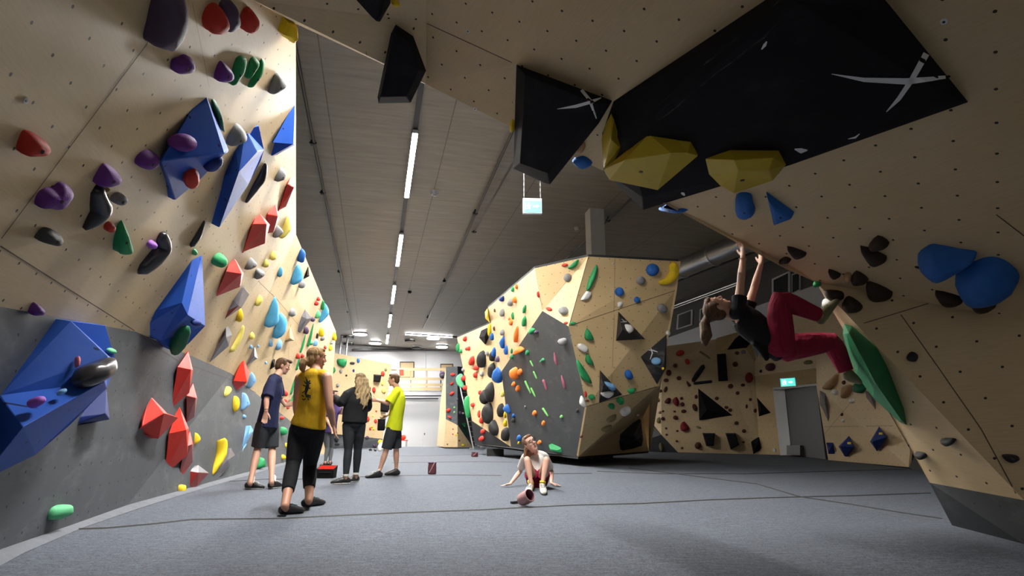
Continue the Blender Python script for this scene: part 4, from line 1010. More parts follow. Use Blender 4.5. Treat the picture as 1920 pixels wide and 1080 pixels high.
ya = vol_on(vd, 'yellow', [(1217, 251), (1264, 259), (1296, 263), (1309, 292), (1233, 357), (1143, 338), (1131, 318)], [(1172, 300, .12), (1258, 287, .14), (1290, 287, .1)],
  [(0, 1, 8, 7), (1, 2, 9, 8), (2, 3, 9), (3, 4, 8, 9), (4, 5, 7, 8), (5, 6, 7), (6, 0, 7)], 'volume_yellow', 'large olive yellow faceted volume on the left of the huge black volume', (1225, 300))
vol_on(vd, 'yellow', [(1146, 213), (1151, 224), (1161, 276), (1153, 289), (1132, 316), (1128, 262), (1133, 238)], [(1146, 262, .09)], [], 'volume_yellow', 'narrow yellow volume on the left corner of the huge black volume', (1145, 262))
yb = vol_on(vd, 'yellow', [(1322, 298), (1369, 280), (1462, 279), (1474, 309), (1449, 339), (1376, 363), (1351, 349), (1329, 327)], [(1384, 321, .14), (1442, 320, .14), (1376, 300, .12), (1450, 296, .1)],
  [(0, 1, 10), (1, 2, 11, 10), (2, 3, 11), (3, 9, 11), (3, 4, 9), (4, 5, 8, 9), (5, 6, 8), (6, 7, 8), (7, 0, 10, 8), (8, 10, 11, 9)], 'volume_yellow', 'large olive yellow volume on the lower edge of the huge black volume', (1398, 312))
for vv, u, v in ((ya, 1202, 322), (yb, 1392, 338)):
    q = on_vol(vv, u, v); m = MB(); m.cyl(q[1] - q[2] * .01, q[1] + q[2] * .004, .017, 10); m.build('bolt_hole', 'bolt', vv)
H('over', 'blue', [(1238, 388), (1277, 376), (1292, 393), (1272, 396), (1252, 393)], .07, 'blue half moon hold at the lip under the huge black volume')
H('over', 'blue', [(1381, 364), (1407, 362), (1412, 378), (1416, 395), (1398, 406), (1381, 400)], .08, 'blue blocky hold just below the second yellow volume')
H('over', 'blue', [(1437, 359), (1489, 397), (1486, 403), (1450, 418)], .07, 'blue triangular hold below and right of the second yellow volume', smooth=False, round_=False)
for pts, h in (([(1476, 461), (1512, 473), (1502, 480), (1489, 480)], .05), ([(1460, 490), (1472, 481), (1484, 486), (1472, 491)], .04), ([(1628, 462), (1646, 441), (1668, 454), (1650, 460)], .07), ([(1613, 460), (1662, 479), (1651, 491), (1631, 490)], .07),
               ([(1554, 504), (1577, 513), (1567, 519), (1558, 515)], .05), ([(1606, 507), (1629, 523), (1606, 529), (1596, 524)], .06), ([(1631, 527), (1674, 547), (1658, 559), (1633, 555), (1624, 540)], .08),
               ([(1754, 544), (1806, 558), (1789, 570), (1767, 567)], .06), ([(1818, 560), (1869, 566), (1850, 581), (1828, 579)], .06)):
    H('over', 'darkbrown', pts, h, shape='half moon')
H('over', 'tan', (1590, 518, 8, 8), .05, 'small tan hold beside a dark brown hold above the climber')
S('over', 'black', [(1717, 500, 2), (1739, 505, 2.5)], 'thin black bar hold left of the big blue lumps')
H('over', 'blue', [(1721, 476), (1744, 458), (1764, 459), (1800, 466), (1832, 473), (1795, 495), (1756, 514), (1728, 497)], .16, 'big smooth blue lump, left one of the pair on the right overhang', rough=.05, shape='lump')
H('over', 'blue', [(1792, 512), (1844, 483), (1883, 487), (1912, 518), (1872, 548), (1825, 556), (1803, 546)], .17, 'big smooth blue lump, right one of the pair on the right overhang', rough=.05, shape='lump')
# ---- right side wall
H('side', 'darkbrown', [(1547, 544), (1578, 546), (1582, 559), (1567, 566), (1550, 559)], .08, "dark brown hold touching the climber's raised shoe")
H('side', 'darkbrown', [(1581, 565), (1592, 555), (1617, 572), (1611, 584), (1589, 587), (1578, 576)], .09, "round dark brown hold right of the climber's raised shoe")
H('side', 'white', (1550, 569, 7, 10), .06, "white hold at the arch edge behind the climber's raised shoe")
H('side', 'green', (1531, 533, 5, 6), .04, 'tiny green hold at the corner of the arch edge')
for e in ([(1700, 668), (1709, 659), (1721, 666), (1717, 678), (1702, 676)], [(1766, 822), (1792, 822), (1789, 830), (1777, 832)], [(1717, 847), (1735, 849), (1738, 857), (1726, 857)], [(1879, 852), (1905, 853), (1911, 862), (1897, 868), (1884, 862)]): H('side', 'black', e, .05)
V('side', 'green', [(1582, 607), (1597, 611), (1644, 651), (1664, 688), (1695, 767), (1700, 797), (1686, 791), (1637, 746), (1606, 704), (1588, 656), (1580, 627)], [(1592, 625, .12), (1612, 662, .2), (1640, 716, .2), (1690, 788, .06)],
  [(0, 1, 11), (1, 2, 12, 11), (2, 3, 13, 12), (3, 4, 13), (4, 14, 13), (4, 5, 14), (5, 6, 14), (6, 7, 13, 14), (7, 8, 12, 13), (8, 9, 12), (9, 11, 12), (9, 10, 11), (10, 0, 11)], 'leaf_green', 'long green leaf shaped volume on the right side wall under the climber', bev=.03)
# ---- wall right of the door
for c, e in (('tan', [(1572, 699), (1570, 716), (1558, 729), (1547, 728), (1550, 720)]), ('white', (1566, 735, 6, 5, 40)), ('brown', (1583, 717, 3, 4)), ('tan', [(1598, 722), (1597, 734), (1583, 747), (1581, 738), (1585, 724)]), ('white', (1598, 751, 4, 5)),
             ('white', (1581, 788, 2.5, 3)), ('brown', (1579, 777, 2.5, 3)), ('darkgreen', (1613, 727, 12, 10))): H('r2', c, e)
V('r2', 'grey', [(1622, 732), (1633, 738), (1642, 753), (1642, 769), (1624, 745)], [(1634, 748, .12)], [], 'gloss_slate', 'small grey blue wedge volume behind the green leaf volume')
V('r2', 'grey', [(1537, 733), (1548, 738), (1556, 784), (1553, 790), (1542, 767), (1537, 758)], [(1547, 757, .15)], [], 'gloss_slate', 'tall slate volume at the left edge beside the grey door')
for out, rdg, st, lab in (([(1591, 818), (1603, 838), (1584, 856), (1572, 837)], [(1600, 838), (1576, 837)], (1593, 831), 'blue diamond volume with yellow tag, left of the larger tagged one'), ([(1648, 800), (1664, 819), (1644, 846), (1631, 828)], [(1660, 820), (1635, 828)], (1652, 813), 'larger blue diamond volume with yellow tag, rightmost of three')):
    v_ = V('r2', 'blue', out, [(*rdg[0], .25), (*rdg[1], .25)], [(0, 1, 4), (0, 4, 5), (0, 5, 3), (4, 1, 2), (4, 2, 5), (5, 2, 3)], 'volume_navy', lab)
    marks(v_, 'yellow_tag', 'hold_yellow', [[(st[0] - 4, st[1], 2), (st[0] + 4, st[1], 2)]])
V('r2', 'blue', [(1549, 830), (1563, 830), (1566, 851), (1553, 851)], [(1557, 840, .15)], [], 'volume_navy', 'small blue volume beside the bottom of the grey door')
# ---- freestanding boulder
for c, e in (('orange', (969, 537, 2.5, 4.5)), ('green', (962, 542, 2.5, 5)), ('navy', [(946, 554), (944, 565), (936, 560)]), ('grey', (958, 567, 4, 7)), ('orange', (966, 562, 3.5, 6)), ('red', (1010, 552, 2, 6, -12)), ('brown', (928, 582, 1.5, 3.5, -15)), ('grey', (943, 586, 4, 7)),
             ('green', (984, 579, 2.5, 8.5, 15)), ('green', (962, 592, 1.8, 7, -5)), ('orange', (956, 597, 2, 4)), ('orange', (959, 604, 3, 6)), ('green', (984, 602, 3.5, 10, 5)), ('brown', (927, 616, 1.5, 4.5, -8)), ('grey', (943, 623, 4, 6)),
             ('blue', [(947, 629), (945, 653), (938, 641)]), ('blue', (950, 656, 3, 9)), ('yellow', (919, 618, 2.5, 12)), ('blue', (923, 631, 3, 7)), ('blue', (927, 660, 3, 9)), ('plum', (934, 673, 4, 6))): H('bleft', c, e)
S('bleft', 'orange', [(972, 613, 3), (969, 627, 5), (966, 640, 3)], "long orange hold on the boulder's left face")
V('bleft', 'yellow', [(909, 585), (914, 578), (918, 592), (919, 606), (910, 597)], [(914, 590, .25)], [], 'hold_yellow', 'yellow volume at the upper left corner of the boulder')
for c, e in (('blue', [(932, 688), (941, 700), (939, 717), (927, 706)]), ('paleyellow', (943, 738, 3, 6)), ('blue', [(946, 762), (953, 758), (959, 774), (949, 769)]), ('blue', (963, 779, 3, 4)), ('black', (963, 788, 4, 4)), ('yellow', (947, 778, 2, 6)), ('yellow', (948, 793, 3, 7)),
             ('orange', [(963, 659), (972, 650), (984, 652), (983, 657), (969, 663)]), ('green', (989, 661, 3, 5)), ('green', [(1011, 679), (1018, 671), (1022, 675), (1016, 676)]), ('green', (960, 669, 3, 4)), ('green', (959, 658, 1.5, 5)), ('orange', [(959.5, 692), (971, 689), (973, 708), (962, 707)]),
             ('orange', (976, 697, 4.5, 6)), ('orange', (964, 720, 3.5, 5)), ('orange', (972, 728, 4, 6)), ('orange', (1003, 774, 4, 5)), ('orange', (1019.5, 793, 3, 5)), ('orange', (1012, 829, 4, 4)), ('grey', (985, 763, 1.5, 3)), ('black', (1083, 770, 2.5, 4)),
             ('lime', (1053, 781, 3, 3)), ('brown', (1090, 818, 2, 3)), ('blue', (974, 821, 4, 6)), ('yellow', (973, 830, 2, 3)), ('green', [(992.5, 622), (995, 615), (1005, 617.5), (998, 626)]), ('plum', (1006, 622, 4, 3)), ('grey', [(1048, 636), (1061, 634), (1063, 643), (1057, 646), (1050, 641)])): H('bgrey', c, e)
H('bgrey', 'green', [(1029, 834), (1053, 838.5), (1055, 845.5), (1030, 838.5)], .07, 'long green edge hold low on the grey face beside the sitting woman', round_=False, smooth=False)
for sp in ([(994.5, 677, 1.5), (999.5, 686, 1.8)], [(1001, 697, 1.8), (1007, 710, 2)], [(985, 715, 2), (995.5, 737, 2)], [(996, 728, 1.8), (1004, 743, 2)], [(1018, 766, 2), (1028, 780, 2)]): S('bgrey', 'lime', sp, shape='bar')
for sp in ([(1039.5, 661, 1), (1042, 673, 3), (1044.5, 683, 2)], [(1020, 713, 3), (1025, 730, 2)], [(1053, 704, 1), (1057, 716, 3), (1059, 727, 2)]): S('bgrey', 'pink', sp)
for c, e in (('red', (1059, 497, 6, 3, -8)), ('green', [(1065, 502), (1084, 486), (1083, 496), (1074, 503)]), ('grey', (1065, 520.5, 7, 8)), ('green', [(1118, 496), (1118.5, 512), (1108, 536), (1099.5, 545), (1104, 523)]), ('white', [(1089, 561), (1099.5, 546), (1109, 549), (1104, 559), (1093, 563)]),
             ('grey', (1058, 583, 8, 8)), ('red', (1029.6, 579, 6, 3, 22)), ('red', (1061.5, 605.5, 4, 2.5, -10)), ('green', (1074, 606, 6.5, 3)), ('blue', (1223, 506, 12, 12)), ('grey', (1201, 526, 9, 8)), ('blue', (1161, 547, 8.5, 8.5)), ('blue', (1194, 562, 6, 6)),
             ('white', [(1158, 567), (1167, 566), (1164, 574), (1159, 575)]), ('grey', (1241, 578, 8.5, 8.5)), ('white', (1149, 494, 2, 2)), ('green', [(1100.6, 615), (1113, 636), (1096, 634)]), ('white', (1092, 651.5, 11, 7, 28)), ('green', [(1101, 662), (1113, 684), (1098, 678)]),
             ('green', [(1081, 673), (1098, 694), (1110, 718), (1093, 711), (1085, 697)]), ('red', (1097.6, 739, 2.5, 6)), ('brown', (1101, 751, 4, 2)), ('green', (1109, 744, 6.5, 5)), ('white', [(1089, 743), (1094, 745), (1099, 763), (1087, 758)]), ('blue', (1178, 702, 7, 9, -20)),
             ('green', [(1175.5, 730), (1192, 728), (1182, 738)]), ('white', (1252, 624, 4, 5))): H('bfront', c, e)
S('bfront', 'yellow', [(1261, 496, 7), (1263, 512, 9), (1252, 526, 7), (1237, 530, 4)], "big curved yellow hold at the boulder's top right corner")
bx_ = V('bfront', 'black', [(1159.5, 584), (1210, 636), (1155, 639)], [(1167, 618, .35)], [], 'volume_dark', 'black pyramid volume with white hold high on the boulder front')
HV(bx_, 'white', [(1172, 608), (1184, 611), (1186, 620), (1181, 624), (1174, 619)], 'white hold on the black pyramid high on the boulder front', H=.06)
marks(bx_, 'cross_mark', 'chalk_white', [[(1165, 598, .5), (1172, 604, 1)], [(1164, 604, .5), (1175, 603, 1)]])
bx_ = V('bfront', 'black', [(1250, 627), (1249, 690), (1232, 721), (1201, 669)], [(1244, 694, .3)], [(0, 1, 4), (1, 2, 4), (2, 3, 4), (3, 0, 4)], 'volume_dark', 'black diamond volume with white cross at the boulder\'s right edge')
HV(bx_, 'paleblue', (1230, 677, 9, 7), 'pale blue hold on the black diamond volume with white cross', H=.07)
HV(bx_, 'yellow', (1243, 691, 2.5, 2.5), 'tiny yellow hold on the corner of the black diamond volume', H=.03)
marks(bx_, 'cross_mark', 'chalk_white', [[(1220, 651, .6), (1223, 662, 1.2), (1219, 674, .6)], [(1214, 656, .6), (1224, 657, 1.2), (1233, 660, .6)]])
bx_ = V('bfront', 'black', [(1125, 694), (1167, 740), (1123.4, 755.5)], [(1131, 722, .3)], [], 'volume_dark', 'black pyramid volume with pale blue hold low on the boulder front')
HV(bx_, 'paleblue', [(1132, 715), (1150, 721), (1153, 731), (1140, 726)], 'pale blue hold on the low black pyramid', H=.06)
HV(bx_, 'white', [(1127, 736), (1151, 735), (1142, 743), (1131, 742)], 'white half moon hold on the low black pyramid', H=.06)
for c, e in (('green', (1146, 760.4, 6, 5)), ('green', (1162.5, 750, 7, 6)), ('white', (1171.6, 769, 11, 6, -28)), ('olive', (1146, 783, 11, 3.5, -30)), ('olive', (1137, 802, 11, 3.5, -20)), ('white', (1195.6, 778, 3, 1.5))): H('bunder', c, e)
V('bunder', 'black', [(1152, 813), (1202, 787), (1206, 824), (1204, 836), (1185, 842), (1168, 845)], [(1188, 817, .3), (1172, 830, .1)], [(0, 1, 6), (1, 2, 6), (2, 3, 6), (3, 4, 6), (4, 7, 6), (4, 5, 7), (5, 0, 7), (0, 6, 7)], 'volume_dark', "dark star shaped volume low under the boulder's right end")
V('bend', 'black', [(915, 614), (917, 634), (909, 645.5), (898, 633), (902, 620)], [(909, 630, .3)], [], 'volume_black', "black volume at the top of the boulder's far end")
for c, e in (('red', (873, 635, 3.5, 5, 15)), ('red', (875, 654, 2, 3)), ('red', (880, 653, 3, 4)), ('red', (886, 676, 4.5, 9, 10)), ('red', (894, 689, 5.5, 5)), ('red', (892.5, 703, 3.5, 5.5)), ('red', (870, 709, 3.5, 5.5)), ('red', (873, 727, 3.5, 5)), ('black', (905.5, 673, 7, 16)), ('grey', (914, 662, 3, 4)),
             ('grey', (869.5, 693, 2.5, 4)), ('grey', (904, 701, 3.5, 4.5)), ('black', (921, 735, 7, 19)), ('black', [(909, 730), (917.5, 744), (912.5, 757.5), (904, 746)]), ('black', (917.5, 774.5, 9, 20)), ('black', [(926, 787), (936, 805), (930, 817), (920.5, 805)]), ('black', (925, 667, 5, 10)),
             ('black', (924.5, 694, 6, 14)), ('black', (941, 769, 5, 13)), ('black', (950, 814, 6, 13)), ('red', (901, 736, 2.5, 4.5)), ('red', (887, 759, 3.5, 4)), ('red', (899, 776, 2, 7)), ('red', (905, 787, 3.5, 7.5, 15)), ('red', (906, 809, 4, 5)), ('red', (904, 822, 5, 5)),
             ('green', [(874, 746), (879, 746), (881, 777), (879, 782)]), ('mint', [(859, 704), (865, 702), (870, 722), (867.5, 727.5), (860, 716)]), ('green', (860, 652, 2.5, 9)), ('green', (864.5, 658, 3, 4))): H('bend', c, e)
# ---- tower, back wall
for c, e in (('red', (849, 702, 5, 3)), ('red', (847.5, 719, 4, 2.5, -35)), ('red', (847.5, 737.5, 5, 3, -30)), ('red', (841, 769, 4.5, 3.5, -35)), ('red', (843, 782, 4.5, 2.2, 30)), ('lime', (852, 764, 1.7, 2.2)), ('lime', (852, 773, 1.7, 2.2)), ('plum', (858, 749, 1.7, 2.7)), ('plum', (862, 774, 3, 4)), ('white', (868, 774.5, 2, 2)),
             ('red', (849.5, 804.5, 1.3, 1.3)), ('red', (849, 814, 1.3, 1.3)), ('brown', (858, 812, 1.3, 1.3)), ('brown', (861, 826, 1.5, 1.5)), ('brown', (839, 833, 1.3, 1.3)), ('yellow', (855, 815.5, 2, 1.4)), ('yellow', (868, 834.5, 2.5, 2.3))): H('tower', c, e)
V('tower', 'darkgreen', [(864, 794), (874, 792.5), (877.5, 817.5)], [(872, 801, .3)], [], 'hold_darkgreen', 'dark green triangle volume behind the ladder')
for c, e in (('green', [(632, 674), (639, 672.6), (649, 674), (649.4, 683), (644, 688), (633, 683)]), ('green', [(617, 694), (626, 688), (629.4, 694), (626.7, 699), (622, 700.6)]), ('black', (660.5, 681, 5, 2.5)), ('blue', (671.7, 676, 3, 4.5)), ('grey', (639, 696, 3, 4)), ('navy', (663, 695, 2, 3)), ('black', (649.5, 704, 2, 2)),
             ('grey', (633, 722.5, 3.3, 3.3)), ('red', (717.5, 700.5, 3.5, 5)), ('olive', (723, 693, 2.5, 3)), ('paleyellow', (717, 718, 3, 4.5)), ('red', (701, 731, 3.3, 5.5)), ('paleyellow', (719, 732, 4, 5)), ('red', (695, 765, 2, 2)), ('red', (692.6, 770, 1.5, 1.5)), ('red', (705.5, 771, 1.8, 1.8)),
             ('yellow', (699, 780, 1.6, 1.6)), ('red', (689.4, 785.5, 3.5, 5)), ('red', (704, 789.5, 3, 4)), ('yellow', (719, 766, 2, 2.5)), ('yellow', (697.5, 800, 2, 2)), ('yellow', (700.7, 804, 2.3, 2.3)), ('red', (694, 804, 2, 3)), ('plum', (688, 820, 3.5, 3.5)), ('plum', (702, 835, 3.5, 3.5)), ('yellow', (713, 829, 5, 5)), ('black', (631, 824, 4, 5)), ('black', (632, 833, 5, 2))): H('back', c, e)
for out, lab in (([(700.5, 701.7), (715.5, 703), (713, 716.7), (700, 715.5)], "dark box volume on the back wall left of the yellow shirt man's head"), ([(714, 749), (731, 751), (730, 774), (713, 771.5)], "dark box volume on the back wall behind the yellow shirt man's arm")):
    c_u = sum(p[0] for p in out) / 4; c_v = sum(p[1] for p in out) / 4
    V('back', 'black', out, [(c_u + (u - c_u) * .7, c_v + (v - c_v) * .7, .3) for u, v in out], [(0, 1, 5, 4), (1, 2, 6, 5), (2, 3, 7, 6), (3, 0, 4, 7), (4, 5, 6, 7)], 'volume_black', lab)
# ---- far right wall
for c, e in (('red', (1275.6, 662, 8, 5.5, -15)), ('red', (1289, 678, 4, 6, -20)), ('brown', (1266, 685.5, 4, 4)), ('maroon', (1254, 699, 5, 6)), ('maroon', (1249, 713, 5, 3.5)), ('brown', (1273, 709, 4.5, 4)), ('brown', [(1287, 714), (1296, 722), (1291, 725)]), ('brown', (1382, 662, 4, 3.5)), ('grey', (1394, 660, 5, 4)), ('brown', (1379, 683, 5, 5)), ('brown', (1370, 724, 5, 4.5)), ('maroon', (1393, 722, 4, 3)),
             ('maroon', (1383, 737, 3.5, 3.5)), ('brown', (1344, 747, 4, 3.5)), ('brown', (1305.5, 744, 3, 4)), ('brown', (1303, 764, 4, 7, -20)), ('brown', (1362, 764, 4, 3)), ('brown', (1369, 769, 4, 3.5)), ('maroon', [(1246, 754), (1252, 746), (1258, 748), (1255, 757)]), ('darkred', [(1261, 752), (1268, 744), (1273, 753), (1270, 762)]), ('maroon', (1278, 747, 3, 3)), ('maroon', (1279.5, 758, 4, 4)), ('maroon', (1282, 771, 5, 3.5)),
             ('maroon', (1238, 733, 4, 3)), ('brown', (1248, 730, 3, 6, 20)), ('tan', (1234, 750, 4, 4)), ('maroon', (1243, 771, 2.5, 2)), ('maroon', (1265, 771.5, 2.5, 2)), ('maroon', (1243, 785, 4, 3.5)), ('tan', (1238, 773, 2.5, 3)), ('olive', (1236.5, 788, 3, 6)), ('maroon', (1267, 783, 5, 4, 20)), ('darkred', [(1278, 793), (1284, 791), (1293, 803), (1283, 809), (1276, 803)]), ('maroon', (1249, 803, 2, 2)), ('maroon', (1250, 815, 2.5, 2)),
             ('maroon', (1270, 808, 2.5, 2)), ('maroon', (1269, 827, 2.5, 2)), ('maroon', (1279, 840, 2.5, 2)), ('brown', (1309, 835, 6.5, 6.5)), ('olive', (1310, 801, 5, 2, 20)), ('brown', (1381, 793, 4, 3.5)), ('brown', (1395, 808, 4, 3.5)), ('brown', (1394, 829, 3, 2)), ('darkred', (1405, 708, 7, 10)), ('maroon', (1446, 688, 8, 7.5, -20)), ('black', (1427, 696, 2, 3)), ('brown', (1407, 749, 3, 3)), ('brown', (1400, 762, 2, 4)), ('brown', (1416, 770, 3, 4)),
             ('olive', (1516, 679, 8, 4)), ('tan', (1225, 805, 3, 2)), ('olive', (1240, 838, 3, 8, -15))): H('far', c, e)
for c, sp in (('olive', [(1313, 660, 2), (1331, 672, 2)]), ('black', [(1319, 687, 4), (1309, 701, 4.5), (1300, 714, 3.5)]), ('black', [(1302, 719, 2.5), (1334, 715.5, 2.5)])): S('far', c, sp, shape='bar')
for out, ap, lab in (([(1344, 664), (1361, 662), (1365, 714), (1347, 715)], None, 'tall black box volume high on the far right wall'), ([(1309, 728), (1374, 779), (1311, 788)], (1325, 768), 'large black triangle volume in the middle of the far right wall'), ([(1317, 812), (1340, 812), (1338, 836), (1324, 836)], None, 'black block volume low on far right wall, left of two'),
                     ([(1360, 812), (1379, 812), (1386, 834), (1370, 843)], None, 'black block volume low on far right wall, right of two'), ([(1419, 745), (1445, 774), (1423, 781)], (1427, 767), 'black triangle volume left of the door frame'), ([(1424, 818), (1430, 841), (1412, 853), (1407, 828)], (1419, 835), 'black diamond volume low beside the door frame'), ([(1363, 656), (1378, 635), (1395, 622), (1410, 640), (1400, 652)], (1390, 640), "black volume at the wall top behind the climber's back")):
    if ap: V('far', 'black', out, [(*ap, .22)], [], 'volume_black', lab)
    else:
        cu = sum(p[0] for p in out) / 4; cv = sum(p[1] for p in out) / 4
        V('far', 'black', out, [(cu + (u - cu) * .8, cv + (v - cv) * .85, .25) for u, v in out], [(0, 1, 5, 4), (1, 2, 6, 5), (2, 3, 7, 6), (3, 0, 4, 7), (4, 5, 6, 7)], 'volume_black', lab)
p_, pl_ = hitray(1453, 844, 'far'); m = MB(); r1 = pl_[0].cross(Vector((0, 0, 1))).normalized(); m.box(p_ + pl_[0] * .02, r1 * .05, Vector((0, 0, .05)), pl_[0] * .025)
tag(m.build('wall_socket', 'white_gloss'), 'small white socket low on the plywood left of the door', 'socket')
label_all()
# ------------------------------------------------------------------ people
def skin_mat(name, c):
    k = NT(name); tc = k.n('ShaderNodeTexCoord').outputs['Object']
    f = k.noise(tc, 9, 4)
    k.base(k.mix(k.ramp(f, [(.3, (0, 0, 0)), (.7, (1, 1, 1))]), c, (c[0] * 1.08, c[1] * .92, c[2] * .88))); k.rough(.55)
    k.b.inputs['Subsurface Weight'].default_value = .08; k.b.inputs['Subsurface Radius'].default_value = (.02, .008, .004); k.b.inputs['Subsurface Scale'].default_value = .5
    MATS[name] = k.m
def hair_mat(name, c1, c2, sc=(60, 60, 6)):
    k = NT(name); tc = k.n('ShaderNodeTexCoord').outputs['Object']; f = k.noise(k.mapping(tc, sc), 1.0, 5, .7)
    k.base(k.ramp(f, [(.3, c1), (.7, c2)])); k.rough(.5); k.b.inputs['Specular IOR Level'].default_value = .2; k.bump(f, .8, .02); MATS[name] = k.m
def cloth_mat(name, c, rough=.85, sc=9, b=.42, dark=.6, fine=300):
    k = NT(name); tc = k.n('ShaderNodeTexCoord').outputs['Object']
    f = k.noise(k.mapping(tc, (1, 1, .6)), sc, 2, .5); g = k.noise(tc, fine, 2)
    k.base(k.mix(k.ramp(g, [(.3, (0, 0, 0)), (.75, (.4, .4, .4))]), c, tuple(x * dark for x in c))); k.rough(rough); k.bump(f, b, .05)
    k.b.inputs['Specular IOR Level'].default_value = .2
    MATS[name] = k.m
skin_mat('skin_fair', (.54, .33, .235)); skin_mat('skin_tan', (.47, .26, .17)); skin_mat('skin_pale', (.62, .40, .31))
hair_mat('hair_brown', (.045, .022, .012), (.16, .088, .044)); hair_mat('hair_blonde', (.20, .12, .05), (.62, .45, .23)); hair_mat('hair_honey', (.16, .085, .035), (.48, .30, .14))
def ombre(name, c1, c2, c3, z0, z1):
    hair_mat(name, c2, c3, (75, 75, 5)); m_ = MATS[name]; t_ = m_.node_tree; b_ = t_.nodes['Principled BSDF']; src = b_.inputs['Base Color'].links[0].from_socket
    tc = t_.nodes.new('ShaderNodeTexCoord'); sp = t_.nodes.new('ShaderNodeSeparateXYZ'); mr = t_.nodes.new('ShaderNodeMapRange'); mx = t_.nodes.new('ShaderNodeMix'); mx.data_type = 'RGBA'
    t_.links.new(tc.outputs['Object'], sp.inputs[0]); t_.links.new(sp.outputs[2], mr.inputs[0]); mr.inputs[1].default_value = z0; mr.inputs[2].default_value = z1
    t_.links.new(mr.outputs[0], mx.inputs[0]); t_.links.new(src, mx.inputs[6]); mx.inputs[7].default_value = (*c1, 1); t_.links.new(mx.outputs[2], b_.inputs['Base Color'])
ombre('hair_ombre', (.11, .065, .03), (.20, .12, .055), (.66, .50, .27), 1.50, 1.78)
hair_mat('hair_dark', (.02, .012, .010), (.055, .03, .022)); hair_mat('hair_auburn', (.13, .065, .035), (.32, .18, .11))
cloth_mat('cloth_navy', (.018, .022, .065)); cloth_mat('cloth_yellow', (.62, .36, .014)); cloth_mat('cloth_black', (.012, .012, .014)); cloth_mat('cloth_charcoal', (.035, .036, .040))
cloth_mat('cloth_neon', (.58, .66, .015)); cloth_mat('cloth_purple', (.07, .045, .14)); cloth_mat('cloth_white', (.68, .66, .62)); cloth_mat('cloth_maroon', (.20, .012, .035))
cloth_mat('cloth_crimson', (.27, .014, .040), sc=11, b=.8); cloth_mat('cloth_slate', (.045, .05, .056)); cloth_mat('cloth_legging', (.020, .024, .027)); cloth_mat('cloth_grey', (.09, .095, .105)); cloth_mat('cloth_shorts', (.028, .031, .036))
plain('shoe_black', (.018, .018, .019), .45); plain('shoe_olive', (.14, .13, .06), .6, vary=.4); plain('sole_white', (.62, .62, .60), .6); plain('shoe_teal', (.10, .34, .40), .5)
plain('sock_white', (.6, .58, .52), .8); plain('sock_yellow', (.7, .52, .05), .8); plain('lips', (.42, .16, .13), .5); plain('eye_dark', (.02, .015, .012), .25); plain('eye_white', (.75, .73, .70), .3); plain('shoe_pale', (.40, .38, .34), .6, vary=.3)
plain('red_lining', (.66, .035, .02), .7); plain('pink_fabric', (.36, .20, .20), .8, vary=.3); plain('maroon_fabric', (.10, .022, .035), .8, vary=.5)

def solid(name, mb, mat, parent, voxel=.01, smooth=4, loc=None):
    """weld overlapping limbs into one continuous skin"""
    o = mk(name, mb.v, mb.f, mat, parent, True, loc)
    bm = bmesh.new(); bm.from_mesh(o.data); bmesh.ops.recalc_face_normals(bm, faces=bm.faces); bm.to_mesh(o.data); bm.free()
    r = o.modifiers.new('r', 'REMESH'); r.mode = 'VOXEL'; r.voxel_size = voxel; r.use_smooth_shade = True
    s = o.modifiers.new('s', 'SMOOTH'); s.factor = .5; s.iterations = smooth
    dg = bpy.context.evaluated_depsgraph_get(); dg.update()
    me = bpy.data.meshes.new_from_object(o.evaluated_get(dg)); o.modifiers.clear(); me.materials.clear(); me.materials.append(MATS[mat])
    o.data = me
    for p in me.polygons: p.use_smooth = True
    return o
def loft(mb, pts, rad, side, n=18, k=3, f0=False, f1=False):
    """elliptical tube: rad = [(half width along side, half depth)], rounded ends"""
    pts = [Vector(p) for p in pts]; side = Vector(side); P, Rr = [], []
    N = len(pts)
    for i in range(N - 1):
        for s in range(k):
            t = s / k; a, b = pts[i], pts[i + 1]; pa, pb = pts[max(i - 1, 0)], pts[min(i + 2, N - 1)]
            P.append((a * 2 + (b - pa) * t + (pa * 2 - a * 5 + b * 4 - pb) * t * t + (a * 3 - pa - b * 3 + pb) * t ** 3) * .5)
            Rr.append(tuple(rad[i][c] + (rad[i + 1][c] - rad[i][c]) * (t * t * (3 - 2 * t)) for c in (0, 1)))
    P.append(pts[-1]); Rr.append(rad[-1])
    t0 = (P[1] - P[0]).normalized(); t1 = (P[-1] - P[-2]).normalized()
    e0, e1 = min(Rr[0]), min(Rr[-1])
    if not f0:
        P = [P[0] - t0 * e0 * .75, P[0] - t0 * e0 * .45] + P; Rr = [tuple(x * .3 for x in Rr[0]), tuple(x * .8 for x in Rr[0])] + Rr
    if not f1:
        P = P + [P[-1] + t1 * e1 * .45, P[-1] + t1 * e1 * .75]; Rr = Rr + [tuple(x * .8 for x in Rr[-1]), tuple(x * .3 for x in Rr[-1])]
    b0 = len(mb.v); M = len(P)
    for i, p in enumerate(P):
        t = (P[min(i + 1, M - 1)] - P[max(i - 1, 0)]).normalized(); a = side - t * side.dot(t)
        if a.length < 1e-3: a = t.orthogonal()
        a.normalize(); b = t.cross(a)
        for j in range(n):
            w = 2 * math.pi * j / n; mb.v.append(p + a * math.cos(w) * Rr[i][0] + b * math.sin(w) * Rr[i][1])
    for i in range(M - 1):
        for j in range(n):
            mb.f.append((b0 + i * n + j, b0 + i * n + (j + 1) % n, b0 + (i + 1) * n + (j + 1) % n, b0 + (i + 1) * n + j))
    mb.f.append(tuple(b0 + j for j in reversed(range(n)))); mb.f.append(tuple(b0 + (M - 1) * n + j for j in range(n)))
